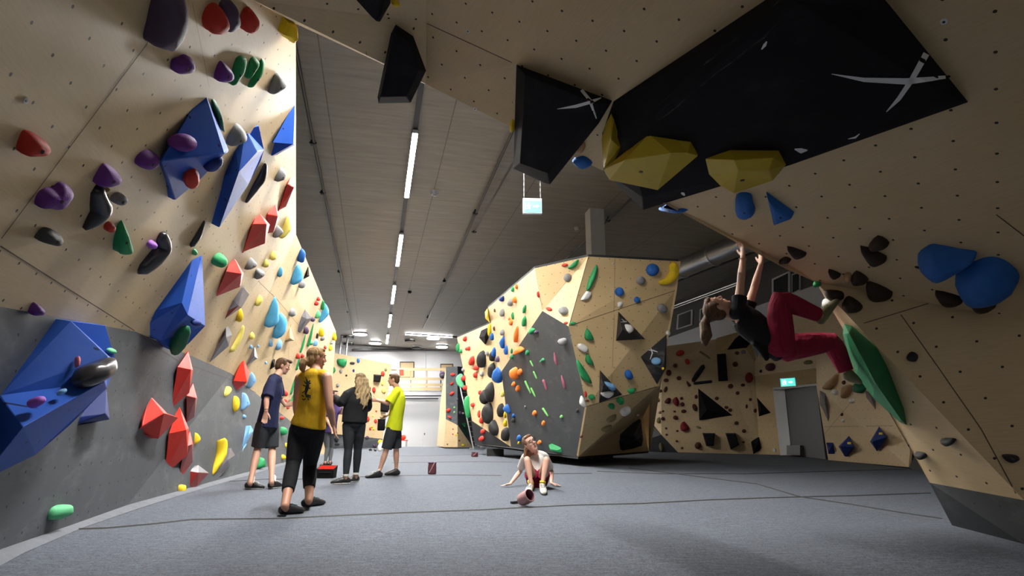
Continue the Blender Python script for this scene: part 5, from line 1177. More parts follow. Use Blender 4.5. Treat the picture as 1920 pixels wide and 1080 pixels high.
HEADP = [(-.118, .060, .030, .020), (-.108, .078, .000, .036), (-.085, .088, -.030, .050), (-.05, .090, -.062, .060), (-.015, .088, -.088, .068), (.02, .091, -.098, .073), (.055, .090, -.100, .074), (.085, .074, -.086, .064), (.105, .045, -.058, .044), (.115, .012, -.03, .022)]
def head(mb, c, up, fwd, s=1.0):
    c = Vector(c); up = Vector(up).normalized(); fwd = Vector(fwd); fwd = (fwd - up * fwd.dot(up)).normalized(); r = fwd.cross(up)
    b0 = len(mb.v); n = 20
    for h, f, b, w in HEADP:
        for j in range(n):
            a = 2 * math.pi * j / n
            mb.v.append(c + (up * h + fwd * ((f + b) / 2 + (f - b) / 2 * math.cos(a)) + r * w * math.sin(a)) * s)
    for i in range(len(HEADP) - 1):
        for j in range(n): mb.f.append((b0 + i * n + j, b0 + i * n + (j + 1) % n, b0 + (i + 1) * n + (j + 1) % n, b0 + (i + 1) * n + j))
    mb.f.append(tuple(b0 + j for j in reversed(range(n)))); mb.f.append(tuple(b0 + (len(HEADP) - 1) * n + j for j in range(n)))
    q = lambda h, f, w: c + (up * h + fwd * f + r * w) * s
    mb.tube([q(.028, .086, 0), q(.0, .097, 0), q(-.026, .112, 0), q(-.034, .098, 0)], [.008 * s, .010 * s, .013 * s, .010 * s], 10)      # nose
    for e in (-1, 1):
        mb.ell(q(-.005, -.006, e * .074), fwd * .020 * s + up * .004, up * .033 * s, r * .009 * s * 1.0)                                  # ears
        mb.ell(q(.034, .083, e * .030), fwd * .012 * s, up * .008 * s, r * .026 * s)                                                     # brows
        mb.ell(q(-.022, .072, e * .040), fwd * .016 * s, up * .018 * s, r * .018 * s)                                                    # cheekbones
        mb.ell(q(-.034, .100, e * .010), fwd * .008 * s, up * .006 * s, r * .007 * s)                                                    # nostrils
    mb.ell(q(-.062, .086, 0), fwd * .012 * s, up * .010 * s, r * .024 * s)                                                              # mouth
    mb.ell(q(-.104, .072, 0), fwd * .018 * s, up * .014 * s, r * .022 * s)                                                              # chin
    return q
def face(q, r, up, parent, s=1.0, eyes=True):
    m = MB()
    for e in (-.031, .031): m.ell(q(.014, .0815, e), (q(0, 1, 0) - q(0, 0, 0)) * .010, (q(1, 0, 0) - q(0, 0, 0)) * .008, (q(0, 0, 1) - q(0, 0, 0)) * .014)
    m.build('eye', 'eye_white', parent, True)
    m = MB()
    for e in (-.031, .031):
        m.ell(q(.014, .0895, e), (q(0, 1, 0) - q(0, 0, 0)) * .0045, (q(1, 0, 0) - q(0, 0, 0)) * .0065, (q(0, 0, 1) - q(0, 0, 0)) * .0065)
        m.tube([q(.031, .093, e * .55), q(.036, .095, e), q(.030, .085, e * 1.5)], .0035, 6)
    m.build('pupil_and_brow', 'eye_dark', parent, True)
    m = MB()
    m.ell(q(-.058, .0945, 0), (q(0, 1, 0) - q(0, 0, 0)) * .006, (q(1, 0, 0) - q(0, 0, 0)) * .0045, (q(0, 0, 1) - q(0, 0, 0)) * .021)
    m.ell(q(-.067, .0935, 0), (q(0, 1, 0) - q(0, 0, 0)) * .006, (q(1, 0, 0) - q(0, 0, 0)) * .005, (q(0, 0, 1) - q(0, 0, 0)) * .018)
    m.build('lips', 'lips', parent, True)
def hand(mb, wrist, d, thumb, curl=.35, s=1.0, spread=.10):
    """palm, four unequal bent fingers and a thumb from the side of the palm; curls towards the palm side"""
    w = Vector(wrist); d = Vector(d).normalized(); th = Vector(thumb); th = (th - d * th.dot(d)).normalized(); pn = d.cross(th)
    kn = w + d * .088 * s
    loft(mb, [w - d * .015, w + d * .03 * s, w + d * .07 * s, kn], [(.026 * s, .019 * s), (.034 * s, .016 * s), (.041 * s, .015 * s), (.040 * s, .012 * s)], th, 12, 2)
    for i, (o_, l) in enumerate(((.030, .072), (.010, .082), (-.010, .076), (-.029, .060))):
        p = kn + th * o_ * s - d * .008; dd = (d + th * o_ / .03 * spread).normalized(); pts = [p]
        for j, f in enumerate((.45, .30, .25)):
            a = curl * (j + .6 + i * .08); v = dd * math.cos(a) + pn * math.sin(a); p = p + v * l * s * f; pts.append(p)
        mb.tube(pts, [.0098 * s, .0092 * s, .0084 * s, .0066 * s], 8)
    p = w + d * .025 * s + th * .030 * s; v = (d * .72 + th * .62 + pn * .25).normalized()
    mb.tube([p - v * .01, p + v * .03 * s, p + v * .052 * s + d * .008, p + v * .060 * s + d * .024 * s], [.014 * s, .0125 * s, .0105 * s, .008 * s], 8)
def shoe(mb, ankle, heel, toe, up, s=1.0, sole=None):
    heel, toe, up = Vector(heel), Vector(toe), Vector(up).normalized(); d = (toe - heel); L = d.length; d.normalize(); sd = d.cross(up).normalized()
    P = [heel + d * L * f + up * h * s for f, h in ((.02, .042), (.2, .052), (.45, .050), (.7, .038), (.9, .029), (1.0, .024))]
    loft(mb, P, [(.034 * s, .040 * s), (.042 * s, .052 * s), (.043 * s, .050 * s), (.051 * s, .037 * s), (.043 * s, .028 * s), (.026 * s, .020 * s)], sd, 14, 2)
    a = Vector(ankle); loft(mb, [heel + d * L * .22 + up * .05 * s, a], [(.043 * s, .050 * s), (.043 * s, .046 * s)], sd, 14, 2)
    if sole is not None:
        loft(sole, [heel + d * L * f + up * .010 for f in (0, .2, .5, .75, .97)], [(.028 * s, .012), (.037 * s, .012), (.036 * s, .012), (.048 * s, .012), (.026 * s, .012)], sd, 14, 2)

def person(label, base, voxel, J, spec, group=None):
    """one figure. J: joints in world space; spec: sizes, clothes"""
    root = thing('person', label, 'person', base, group)
    s = spec.get('s', 1.0); side = (J['shR'] - J['shL']).normalized(); body = MB()
    fw = spec['fwd']; hd = J['head']; hu = spec.get('head_up', Vector((0, 0, 1))); hf = spec.get('head_fwd', fw)
    q = head(body, hd, hu, hf, spec.get('hs', 1.0))
    sh_c = (J['shR'] + J['shL']) / 2; hip_c = (J['hipR'] + J['hipL']) / 2
    nb = J.get('neck', sh_c); chin = hd - Vector(hu).normalized() * .07 - Vector(hf).normalized() * .012
    loft(body, [nb - (nb - hip_c).normalized() * -.0 , nb.lerp(chin, .5), chin], [(.066 * s, .060 * s), (.052 * s, .054 * s), (.053 * s, .056 * s)], side, 14, 3)
    waist = J.get('waist', hip_c.lerp(sh_c, .42)); chest = J.get('chest', hip_c.lerp(sh_c, .76))
    W = spec.get('w', (.155, .130, .158)); D = spec.get('d', (.105, .092, .108))
    t_p = [hip_c - (sh_c - hip_c).normalized() * .06, hip_c, waist, chest, sh_c.lerp(nb, .3)]
    t_r = [(W[0] * .75 * s, D[0] * .8 * s), (W[0] * s, D[0] * s), (W[1] * s, D[1] * s), (W[2] * s, D[2] * s), (W[2] * .80 * s, .070 * s)]
    loft(body, t_p, t_r, side, 22, 4)
    ar = spec.get('arm', 1.0); lr = spec.get('leg', 1.0)
    A_ = [.052, .047, .040, .041, .030, .025]; L_ = [.092, .086, .064, .054, .057, .038, .034]
    arms, legs = {}, {}
    for k2 in 'RL':
        sh, el, wr = J['sh' + k2], J['el' + k2], J['wr' + k2]
        arms[k2] = ([sh, sh.lerp(el, .5), el, el.lerp(wr, .28), el.lerp(wr, .75), wr], [(r_ * ar * s, r_ * ar * s * .97) for r_ in A_])
        loft(body, *arms[k2], side, 14, 3)
        loft(body, [nb.lerp(sh, .25), nb.lerp(sh, .6), sh], [(.05 * s, .05 * s), (.056 * s, .056 * s), (.053 * s * ar, .053 * s * ar)], (0, 0, 1), 12, 2)
        hd_ = spec['hand' + k2]; hand(body, wr, hd_[0], hd_[1], hd_[2], s * .98)
        hp, kn, an = J['hip' + k2], J['kn' + k2], J['an' + k2]
        legs[k2] = ([hp, hp.lerp(kn, .35), hp.lerp(kn, .82), kn, kn.lerp(an, .32), kn.lerp(an, .8), an], [(r_ * lr * s, r_ * lr * s) for r_ in L_])
        loft(body, *legs[k2], side, 16, 3)
        he, to = J['heel' + k2], J['toe' + k2]; up = spec.get('up' + k2, Vector((0, 0, 1)))
        d = (to - he); loft(body, [an, he + d * .27 + up * .045, he + d * .6 + up * .032, he + d * .8 + up * .024], [(.032 * s, .034 * s), (.025 * s, .028 * s), (.028 * s, .020 * s), (.022 * s, .012 * s)], d.cross(up), 12, 2)
    solid('body', body, spec['skin'], root, voxel, 3)
    # clothes: grown from the same bones
    g = .014 * s
    def grow(ps, rs, e, f0=0.0, f1=1.0, flare=0.0):
        n = len(ps); P, R_ = [], []
        m_ = 10
        for i in range(m_ + 1):
            f = (f0 + (f1 - f0) * i / m_) * (n - 1); a = min(int(f), n - 2); t = f - a
            P.append(ps[a].lerp(ps[a + 1], t)); ex = e + flare * i / m_; R_.append(tuple(rs[a][c] + (rs[a + 1][c] - rs[a][c]) * t + ex for c in (0, 1)))
        return P, R_
    top = spec['top']; m = MB()
    tp = [hip_c + (hip_c - waist).normalized() * top.get('hem', 0.0), hip_c, waist, chest, sh_c.lerp(nb, .3), nb.lerp(chin, .10)]
    e = top.get('ease', g)
    fl = top.get('flare', 0)
    tr = [((W[0] + fl) * s + e, (D[0] + fl) * s + e), ((W[0] + fl * .8) * s + e, (D[0] + fl * .8) * s + e), ((W[1] + top.get('belly', .01) + fl * .3) * s + e, (D[1] + fl * .3) * s + e), (W[2] * s + e, D[2] * s + e), (W[2] * .82 * s + e, .074 * s + e), (.068 * s, .060 * s)]
    if top.get('hem', 0) < 0: tp.pop(1); tr.pop(1)
    loft(m, tp, tr, side, 24, 4, True)
    e = top.get('she', e)
    for k2 in 'RL':
        ps, rs = arms[k2]; sl = top.get('sleeve', .38)
        loft(m, [nb.lerp(ps[0], .35), nb.lerp(ps[0], .7), ps[0]], [(.054 * s + e * .4, .054 * s + e * .4), (.058 * s + e * .5, .058 * s + e * .5), (.054 * s * ar + e * .7, .054 * s * ar + e * .7)] if sl > 0 else [(.052 * s, .052 * s), (.057 * s + e * .3, .057 * s + e * .3), (.050 * s, .050 * s)], (0, 0, 1), 12, 2)
        if sl > 0: loft(m, *grow(ps, rs, e * .9, 0, sl, top.get('sflare', .012)), side, 14, 1, False, True)
    if top.get('extra'): loft(m, [x[0] for x in top['extra']], [(x[1], x[2]) for x in top['extra']], side, 16, 3)
    solid(top.get('name', 'shirt'), m, top['mat'], root, voxel * 1.1, 3)
    bt = spec['bottom']; m = MB(); e = bt.get('wease', bt.get('ease', .008))
    loft(m, [hip_c + (waist - hip_c) * .62, hip_c + (waist - hip_c) * .2, hip_c, hip_c - (sh_c - hip_c).normalized() * .07], [(W[1] * 1.05 * s + e, D[1] * 1.04 * s + e), (W[0] * .98 * s + e, D[0] * s + e), (W[0] * s + e, D[0] * 1.03 * s + e), (W[0] * .72 * s + e, D[0] * .75 * s + e)], side, 22, 3)
    e = bt.get('ease', .008)
    for k2 in 'RL': loft(m, *grow(*legs[k2], e, 0, bt.get('len', 1.0), bt.get('flare', 0)), side, 16, 1, False, True)
    solid(bt.get('name', 'trousers'), m, bt['mat'], root, voxel * 1.1, 3)
    for k2 in 'RL':
        m = MB(); so = MB() if spec.get('sole') else None; up = spec.get('up' + k2, Vector((0, 0, 1)))
        he, to, an = J['heel' + k2], J['toe' + k2], J['an' + k2]; d_ = to - he
        shoe(m, (he + d_ * .24 + up * .085 * s), he, to, up, s * 1.02, so)
        sh_ = solid('shoe', m, spec['shoe'], root, voxel, 2)
        m = MB()
        for f in (.45, .55, .65): c = he + d_ * f + up * (.102 - .08 * (f - .4)) * s; sd = d_.cross(up).normalized(); m.bar(c - sd * .026, c + sd * .026, .008, .008)
        m.build('laces', spec.get('lace', 'sole_white'), sh_)
        if so: so.build('sole', spec['sole'], sh_, True)
        if spec.get('sock'):
            m = MB(); c = he + d_ * .24 + up * .085 * s; m.tube([c, c.lerp(an, .6), c.lerp(J['kn' + k2], .13)], .043 * s, 14); m.build('sock', spec['sock'], root, True)
    return root, q
def hair_cap(q, mat, parent, s=1.0, extra=None, back=-.015, low=.0, voxel=.009):
    m = MB(); F_ = q(0, 1, 0) - q(0, 0, 0); U_ = q(1, 0, 0) - q(0, 0, 0); R_ = q(0, 0, 1) - q(0, 0, 0)
    m.ell(q(.038, back, 0), F_ * .101, R_ * .082, U_ * .088)
    m.ell(q(-.005 - low, -.052, 0), F_ * .060, R_ * .077, U_ * .085)
    m.ell(q(.092, .045, 0), F_ * .045, R_ * .055, U_ * .026)
    for e in (-1, 1): m.ell(q(.030, .012, e * .068), F_ * .022, R_ * .010, U_ * .032)
    if extra: extra(m, q)
    return solid('hair', m, mat, parent, voxel, 2)
Z = Vector((0, 0, 1))
# --- man in navy at the left wall
Y = 8.95
J = dict(head=PY(530, 686, Y + .12), shR=PY(509, 717, Y - .14), shL=PY(520, 713, Y + .22), neck=PY(519, 706, Y + .05), elR=PY(500, 749, Y - .30), wrR=PY(499, 773, Y - .36), elL=PY(524, 745, Y + .32), wrL=PY(535, 760, Y + .36),
         hipR=PY(494, 796, Y - .08), hipL=PY(508, 796, Y + .10), knR=PY(483, 841, Y - .06), knL=PY(510, 842, Y + .08), anR=PZ(469, 906, .09), anL=PZ(509, 905, .09), heelR=PZ(461, 917, 0), toeR=PZ(494, 917, 0), heelL=PZ(505, 917, 0), toeL=PZ(528, 914, 0))
fw = Vector((.93, .36, 0))
r_, q = person('tall man in navy t-shirt and grey shorts standing beside the left wall', PZ(490, 917, 0), .0085, J, dict(s=1.08, fwd=fw, head_fwd=Vector((.9, .35, -.22)), head_up=Vector((.22, .05, 1)), hs=1.02, skin='skin_fair', w=(.145, .135, .165), arm=.92, leg=.88,
    handR=(Vector((-.1, 0, -1)), Vector((.9, .3, 0)), .25), handL=(Vector((.7, .3, .2)), Z, .5), top=dict(mat='cloth_navy', hem=.05, flare=.016, ease=.024, sleeve=.36, sflare=.03, name='t_shirt', belly=.03), bottom=dict(mat='cloth_slate', len=.45, ease=.024, flare=.02, name='shorts'), shoe='shoe_black', sole='sole_white', sock='sock_white'))
face(q, None, None, r_); hair_cap(q, 'hair_brown', r_, extra=lambda m, q: (m.ell(q(.085, .07, 0), (q(0, .05, 0) - q(0, 0, 0)), (q(0, 0, .05) - q(0, 0, 0)), (q(.03, 0, 0) - q(0, 0, 0))),))
m = MB(); m.tube([J['wrR'] + Vector((math.cos(a) * .037, math.sin(a) * .037, .04)) for a in (2 * math.pi * i / 12 for i in range(13))], .005, 6); m.build('wristband', 'rubber', r_)
# --- woman in yellow top, seen from behind
Y = 6.42
J = dict(head=PY(593, 671, Y + .04), shR=PY(613, 707, Y - .10), shL=PY(562, 709, Y + .08), neck=PY(592, 697, Y), elR=PY(618, 762, Y - .16), wrR=PY(625, 798, Y - .12), elL=PY(556, 760, Y + .22), wrL=PY(560, 795, Y + .34),
         hipR=PY(590, 805, Y - .02), hipL=PY(563, 805, Y + .06), knR=PY(581, 872, Y + .14), knL=PY(549, 873, Y - .10), anR=PZ(579, 940, .09), anL=PZ(534, 950, .09), heelR=PZ(568, 952, 0), toeR=PZ(607, 946, 0), heelL=PZ(525, 966, 0), toeL=PZ(568, 962, 0))
J['chest'] = PY(589, 735, Y); J['waist'] = PY(584, 768, Y)
fw = Vector((.45, .9, 0))
r_, q = person('woman in yellow sleeveless top and black capri leggings, back to the viewer', PZ(560, 958, 0), .007, J, dict(s=1.0, fwd=fw, head_fwd=Vector((.80, .60, -.1)), head_up=Vector((.06, 0, 1)), skin='skin_tan', w=(.198, .148, .156), d=(.135, .108, .110), arm=1.05, leg=1.13,
    handR=(Vector((.25, .1, -1)), Vector((-.2, .9, 0)), .25), handL=(Vector((.3, .9, .1)), Z, .4), top=dict(mat='cloth_yellow', hem=-.035, ease=.018, sleeve=0, name='tank_top', belly=.012), bottom=dict(mat='cloth_black', len=.775, ease=.010, name='leggings'), shoe='shoe_black', lace='shoe_teal', sock=None))
def pony(m, q):
    m.ell(q(-.055, -.085, .03), q(0, .03, 0) - q(0, 0, 0), q(0, 0, .03) - q(0, 0, 0), q(.03, 0, 0) - q(0, 0, 0))
    b = q(-.03, -.10, 0); m.tube([b, b + Vector((-.018, -.03, -.01)), b + Vector((-.030, -.035, -.055)), b + Vector((-.028, -.03, -.105)), b + Vector((-.015, -.02, -.145))], [.030, .036, .042, .034, .012], 12)
hair_cap(q, 'hair_honey', r_, extra=pony, low=.02); face(q, None, None, r_)
m = MB()
back = [PY(u, v, 6.23 + .0035 * abs(u - 577)) for u, v in ((570, 716), (577, 711), (581, 716), (577, 724), (571, 731), (573, 739), (580, 742), (584, 736))]
top_o = [c for c in r_.children if c.name.startswith('tank_top')][0]
def onto(o, u, v, lift=-.007):
    L = WL[o.name]; d = ray(u, v); hit, loc, nn, _ = o.ray_cast(EYE - L, d.normalized())
    return (L + loc + nn * lift) if hit else None
def ink(path, w):
    P = [p for p in (onto(top_o, u, v, -.5 * w) for u, v in path) if p is not None]
    if len(P) > 1:
        m.tube(P, w if isinstance(w, list) and len(w) == len(P) else (w if not isinstance(w, list) else w[0]), 6)
bpy.context.view_layer.update()
ink([(575, 712), (577, 718), (578, 724), (576, 731), (573, 737), (575, 743), (580, 744)], .018)
ink([(581, 713), (579, 718), (577, 721)], .012)
ink([(570, 714), (573, 718), (577, 720)], .008)
ink([(577, 716), (577, 722), (575, 728), (574, 733)], .026)
for a in ([(578, 721), (583, 718)], [(576, 727), (582, 728)], [(573, 724), (568, 722)], [(572, 733), (567, 736)], [(577, 740), (582, 742), (581, 747)], [(566, 741), (570, 744)], [(567, 748), (570, 750), (573, 747)], [(577, 747), (579, 750)], [(575, 711), (573, 707)]): ink(a, .008)
m.build('back_print', 'cloth_black', r_)
# --- long-haired woman in black
Y = 9.75
J = dict(head=PY(675, 713, Y + .03), shR=PY(687, 740, Y + .10), shL=PY(652, 740, Y - .10), neck=PY(670, 729, Y), elL=PY(640, 756, Y - .18), wrL=PY(626, 745, Y + .02), elR=PY(690, 764, Y + .22), wrR=PY(678, 768, Y + .38),
         hipR=PY(674, 796, Y + .04), hipL=PY(654, 796, Y - .04), knR=PY(671, 843, Y + .10), knL=PY(653, 844, Y - .08), anR=PZ(667, 893, .09), anL=PZ(648, 896, .09), heelR=PZ(671, 903, 0), toeR=PZ(652, 905, 0), heelL=PZ(655, 907, 0), toeL=PZ(621, 908, 0))
fw = Vector((-.72, .69, 0))
r_, q = person('woman with long wavy blonde hair in black sweater and leggings, back turned', PZ(650, 907, 0), .0095, J, dict(s=1.02, fwd=fw, head_fwd=Vector((-.75, .66, 0)), skin='skin_fair', w=(.168, .142, .155), d=(.122, .10, .11), leg=1.02,
    handR=(Vector((-.6, .7, .1)), Z, .4), handL=(Vector((-.9, .3, .2)), Z, .35), top=dict(mat='cloth_black', hem=-.03, ease=.035, sleeve=.93, sflare=.004, name='sweater', belly=.03), bottom=dict(mat='cloth_legging', len=.97, ease=.008, name='leggings'), shoe='shoe_black', sole='sole_white', sock=None))
def longhair(m, q):
    rnd = random.Random(4)
    for i in range(26):
        a = (i % 13 - 6) / 6; lay = i // 13; x = a * (.125 if lay else .105); top = q(.085 - abs(a) * .05, -.03 - .03 * lay, x * .45)
        mid = q(.0, -.085 - .03 * lay + abs(a) * .05, x * .78); ln = .44 - abs(a) * .10 + rnd.uniform(-.05, .05); ph = rnd.uniform(0, 6)
        P = [top, mid]
        for j_ in range(1, 9):
            f = j_ / 8; P.append(mid + q(0, -.035 * math.sin(f * 2.2) + .012 * math.cos(ph + j_ * 1.7), x * .30 * f + .018 * math.sin(ph + j_ * 1.5)) - q(0, 0, 0) + Vector((.012 * f, 0, -ln * f)))
        m.tube(P, [.024, .028] + [.027 - .002 * j_ for j_ in range(7)] + [.006], 8)
hair_cap(q, 'hair_ombre', r_, extra=longhair, low=.03, voxel=.0075); face(q, None, None, r_)
for k2 in 'RL':
    for f in (.03, .07):
        c = J['an' + k2].lerp(J['kn' + k2], f + .03); m = MB(); m.tube([c, c + Vector((0, 0, .016))], .048, 14); m.build('sock_stripe', 'sock_white', r_)
# --- man in neon shirt
Y = 11.3
J = dict(head=PY(738.5, 712, Y - .02), shL=PY(743, 736, Y - .17), shR=PY(747, 735, Y + .19), neck=PY(745, 729, Y), elL=PY(729, 756, Y - .24), wrL=PY(707, 750.5, Y - .12), elR=PY(739, 762, Y + .26), wrR=PY(726, 779, Y + .08),
         hipL=PY(736, 803, Y - .08), hipR=PY(741, 803, Y + .10), knL=PY(724, 844, Y - .10), knR=PY(743, 843, Y + .12), anL=PZ(711.5, 883, .09), anR=PZ(743, 881, .09), heelL=PZ(715, 895, 0), toeL=PZ(686, 897, 0), heelR=PZ(748, 891.5, 0), toeR=PZ(722, 892, 0))
J['chest'] = PY(746, 752, Y); J['waist'] = PY(743, 780, Y)
fw = Vector((-.97, -.1, 0))
r_, q = person('man in neon yellow t-shirt and dark shorts holding a black chalk bag', PZ(722, 895, 0), .0095, J, dict(s=1.08, fwd=fw, head_fwd=Vector((-1, .05, -.12)), head_up=Vector((-.08, 0, 1)), skin='skin_fair', w=(.150, .140, .17), arm=.95, leg=.9,
    handL=(Vector((-1, 0, .12)), Z, .4), handR=(Vector((-.7, -.3, -.5)), Vector((-.3, -.9, .2)), .75), top=dict(mat='cloth_neon', hem=.02, flare=.02, ease=.028, sleeve=.38, sflare=.03, name='t_shirt', belly=.02), bottom=dict(mat='cloth_shorts', len=.45, ease=.024, flare=.02, name='shorts'), shoe='shoe_black', sock=None))
face(q, None, None, r_); hair_cap(q, 'hair_brown', r_)
cb = thing('chalk_bag', 'black cylindrical chalk bag held by the man in neon yellow', 'chalk bag', PY(715, 797, Y - .12)); c = WL[cb.name]
m = MB(); m.tube([c + Vector((0, 0, z)) for z in (-.10, -.085, .07, .10)], [.055, .070, .070, .066], 20, True); m.build('bag_body', 'cloth_black', cb, True)
m = MB(); m.tube([c + Vector((.068 * math.cos(a), .068 * math.sin(a), .10)) for a in (2 * math.pi * i / 20 for i in range(21))], .010, 8, False); m.build('rim', 'cloth_charcoal', cb, True)
m = MB(); m.tube([c + Vector((.06, 0, .10)), PY(722, 783, Y - .08), PY(724, 780, Y + .04), c + Vector((-.05, .02, .10))], .007, 6); m.build('carry_loop', 'rubber', cb)
# --- girl in purple behind the woman in yellow
Y = 14.6
J = dict(head=PY(627, 741, Y - .1), shR=PY(632, 762, Y + .1), shL=PY(616, 762, Y - .1), neck=PY(624, 755, Y), elR=PY(640, 775, Y + .05), wrR=PY(642, 765, Y - .2), elL=PY(613, 785, Y - .2), wrL=PY(622, 805, Y - .3),
         hipR=PY(620, 812, Y + .06), hipL=PY(611, 812, Y - .06), knR=PY(621, 841, Y + .1), knL=PY(614, 841, Y - .08), anR=PZ(619, 866, .09), anL=PZ(610, 867, .09), heelR=PZ(621, 872, 0), toeR=PZ(611, 873, 0), heelL=PZ(612, 873, 0), toeL=PZ(601, 875, 0))
fw = Vector((.3, -.9, 0))
r_, q = person('person in purple top and grey leggings half hidden behind the woman in yellow', PZ(612, 873, 0), .012, J, dict(s=1.0, fwd=fw, head_fwd=Vector((.8, -.3, -.3)), skin='skin_fair', w=(.16, .14, .15), leg=.88,
    handR=(Vector((.2, -.6, .3)), Z, .4), handL=(Vector((.4, -.3, -.7)), Vector((.5, 0, 0)), .3), top=dict(mat='cloth_purple', hem=-.01, ease=.03, sleeve=.35, name='t_shirt', flare=.02), bottom=dict(mat='cloth_grey', len=.97, ease=.006, name='leggings'), shoe='shoe_black', sock=None))
hair_cap(q, 'hair_dark', r_, low=.03, voxel=.012); face(q, None, None, r_)
# --- woman sitting on the mat
J = dict(head=PY(993.5, 832, 8.98), shL=PY(1022, 855, 9.16), shR=PY(984, 856, 9.12), neck=PY(1003, 849, 9.14), elR=PY(975, 884, 9.30), wrR=PZ(957, 907, .045), elL=PY(1034, 884, 9.34), wrL=PZ(1034, 906, .045),
         hipR=PY(1000, 903, 8.98), hipL=PY(1016, 903, 8.98), knR=PY(988, 861, 8.52), knL=PY(1025, 861, 8.56), anR=PY(996, 907, 8.42), anL=PY(1017, 908, 8.44), heelR=PZ(997, 917, 0), toeR=PZ(989, 929, 0), heelL=PZ(1016, 918, 0), toeL=PZ(1020, 929, 0))
fw = Vector((0, -1, .25))
r_, q = person('woman in white t-shirt and maroon shorts sitting on the mat leaning back', PZ(1008, 915, 0), .0075, J, dict(s=.96, fwd=fw, hs=1.10, head_fwd=Vector((.30, -.86, .40)), head_up=Vector((-.52, .10, .85)), skin='skin_pale', w=(.155, .135, .150), leg=.86, arm=.9,
    handR=(Vector((-.9, -.15, -.22)), Vector((.1, -1, 0)), .06), handL=(Vector((.9, -.1, -.22)), Vector((-.1, -1, 0)), .06), top=dict(mat='cloth_white', hem=.0, ease=.012, she=.008, sleeve=.30, sflare=.018, name='t_shirt'), bottom=dict(mat='cloth_maroon', len=.17, ease=.016, flare=.012, name='shorts'), shoe='shoe_pale', sock='sock_yellow', lace='shoe_black'))
def bob(m, q):
    for i in range(11):
        a = math.pi * (.12 + .76 * i / 10); x = math.cos(a) * .078; y = -math.sin(a) * .080
        b = q(-.01, y * .8 + .012, x); m.tube([b, b + Vector((-.004, .0, -.07)), b + Vector((-.012, -.004, -.13)), b + Vector((-.006 + x * .15, -.006, -.175))], [.026, .028, .026, .010], 8)
hair_cap(q, 'hair_auburn', r_, extra=bob, low=.02, voxel=.008); face(q, None, None, r_)
m = MB()
for e in (-.033, .033):
    m.tube([q(.014 + .020 * math.sin(a), .108, e + .026 * math.cos(a)) for a in (2 * math.pi * i / 16 for i in range(17))], .0032, 6, False)
    m.tube([q(.018, .106, e * 1.75), q(.012, .0, e * 2.35)], .003, 6)
m.tube([q(.018, .110, -.008), q(.018, .110, .008)], .003, 6); m.build('glasses', 'eye_dark', r_)
# --- climber hanging from the arch lip
Y = 5.0
J = dict(head=PY(1344, 578, Y - .02), shR=PY(1384, 584, Y - .12), shL=PY(1398, 590, Y + .20), neck=PY(1374, 590, Y + .03), elR=PY(1389, 529, Y - .10), wrR=PY(1393, 480, Y - .02), elL=PY(1414, 540, Y + .16), wrL=PY(1427, 494, Y + .06),
         hipR=PY(1463, 650, Y - .10), hipL=PY(1472, 652, Y + .10), knR=PY(1461, 560, Y - .16), knL=PY(1560, 640, Y + .16), anR=PY(1538, 592, Y - .06), anL=PY(1588, 700, Y + .14), heelR=PY(1545, 608, Y - .05), toeR=PY(1574, 566, Y - .02), heelL=PY(1586, 714, Y + .14), toeL=PY(1613, 722, Y + .12))
J['chest'] = PY(1405, 606, Y + .03); J['waist'] = PY(1437, 632, Y)
fw = Vector((.45, 0, .85))
r_, q = person('climber in black t-shirt and crimson trousers hanging from the arch lip by both hands', J['hipR'], .0055, J, dict(s=.93, fwd=fw, hs=.96, head_fwd=Vector((.22, 0, 1)), head_up=Vector((-1, 0, .18)), skin='skin_fair', w=(.150, .128, .145), d=(.112, .098, .105), arm=.92, leg=.98,
    upR=Vector((-.75, 0, .55)), upL=Vector((.1, 0, 1)), handR=(Vector((.10, .1, 1)), Vector((-.2, 1, 0)), .42), handL=(Vector((.18, .1, 1)), Vector((-.2, 1, 0)), .42), top=dict(mat='cloth_black', hem=.0, ease=.034, flare=.0, she=.012, sleeve=.20, sflare=.014, name='t_shirt', belly=.02, extra=[(PY(1418, 640, 5.0), .12, .05), (PY(1430, 658, 5.0), .12, .035), (PY(1438, 674, 5.0), .10, .014)]), bottom=dict(mat='cloth_crimson', len=.95, ease=.034, wease=.008, name='trousers', flare=-.004), shoe='shoe_olive', sock=None, lace='shoe_pale'))
face(q, None, None, r_)
def ptail(m, q):
    b = PY(1326, 592, Y - .02); m.tube([q(.03, -.095, 0), b, PY(1321, 606, Y - .02), PY(1324, 622, Y - .03), PY(1321, 636, Y - .02), PY(1323, 648, Y - .02)], [.035, .026, .040, .046, .036, .012], 12)
    for i in range(6):
        a = i * 1.05; o_ = Vector((math.cos(a) * .03, math.sin(a) * .03, 0)); m.tube([b, PY(1321, 608, Y) + o_, PY(1324 + 3 * math.sin(i), 630, Y) + o_ * 1.3, PY(1322 + 4 * math.sin(i * 2), 645 + i, Y) + o_ * .6], [.018, .018, .016, .006], 8)
hair_cap(q, 'hair_brown', r_, extra=ptail, voxel=.007, back=-.025)
m = MB(); m.tube([q(.0, -.02, .07)+ Vector((0,0,0)), q(.02, -.03, .075)], .004, 6); m.build('hair_tie', 'rubber', r_)
c = J['wrR'] + (J['elR'] - J['wrR']) * .12; m = MB(); m.tube([c + Vector((math.cos(a) * .033, math.sin(a) * .033, 0)) for a in (2 * math.pi * i / 14 for i in range(15))], .004, 6); m.build('bracelet', 'hold_tan', r_)

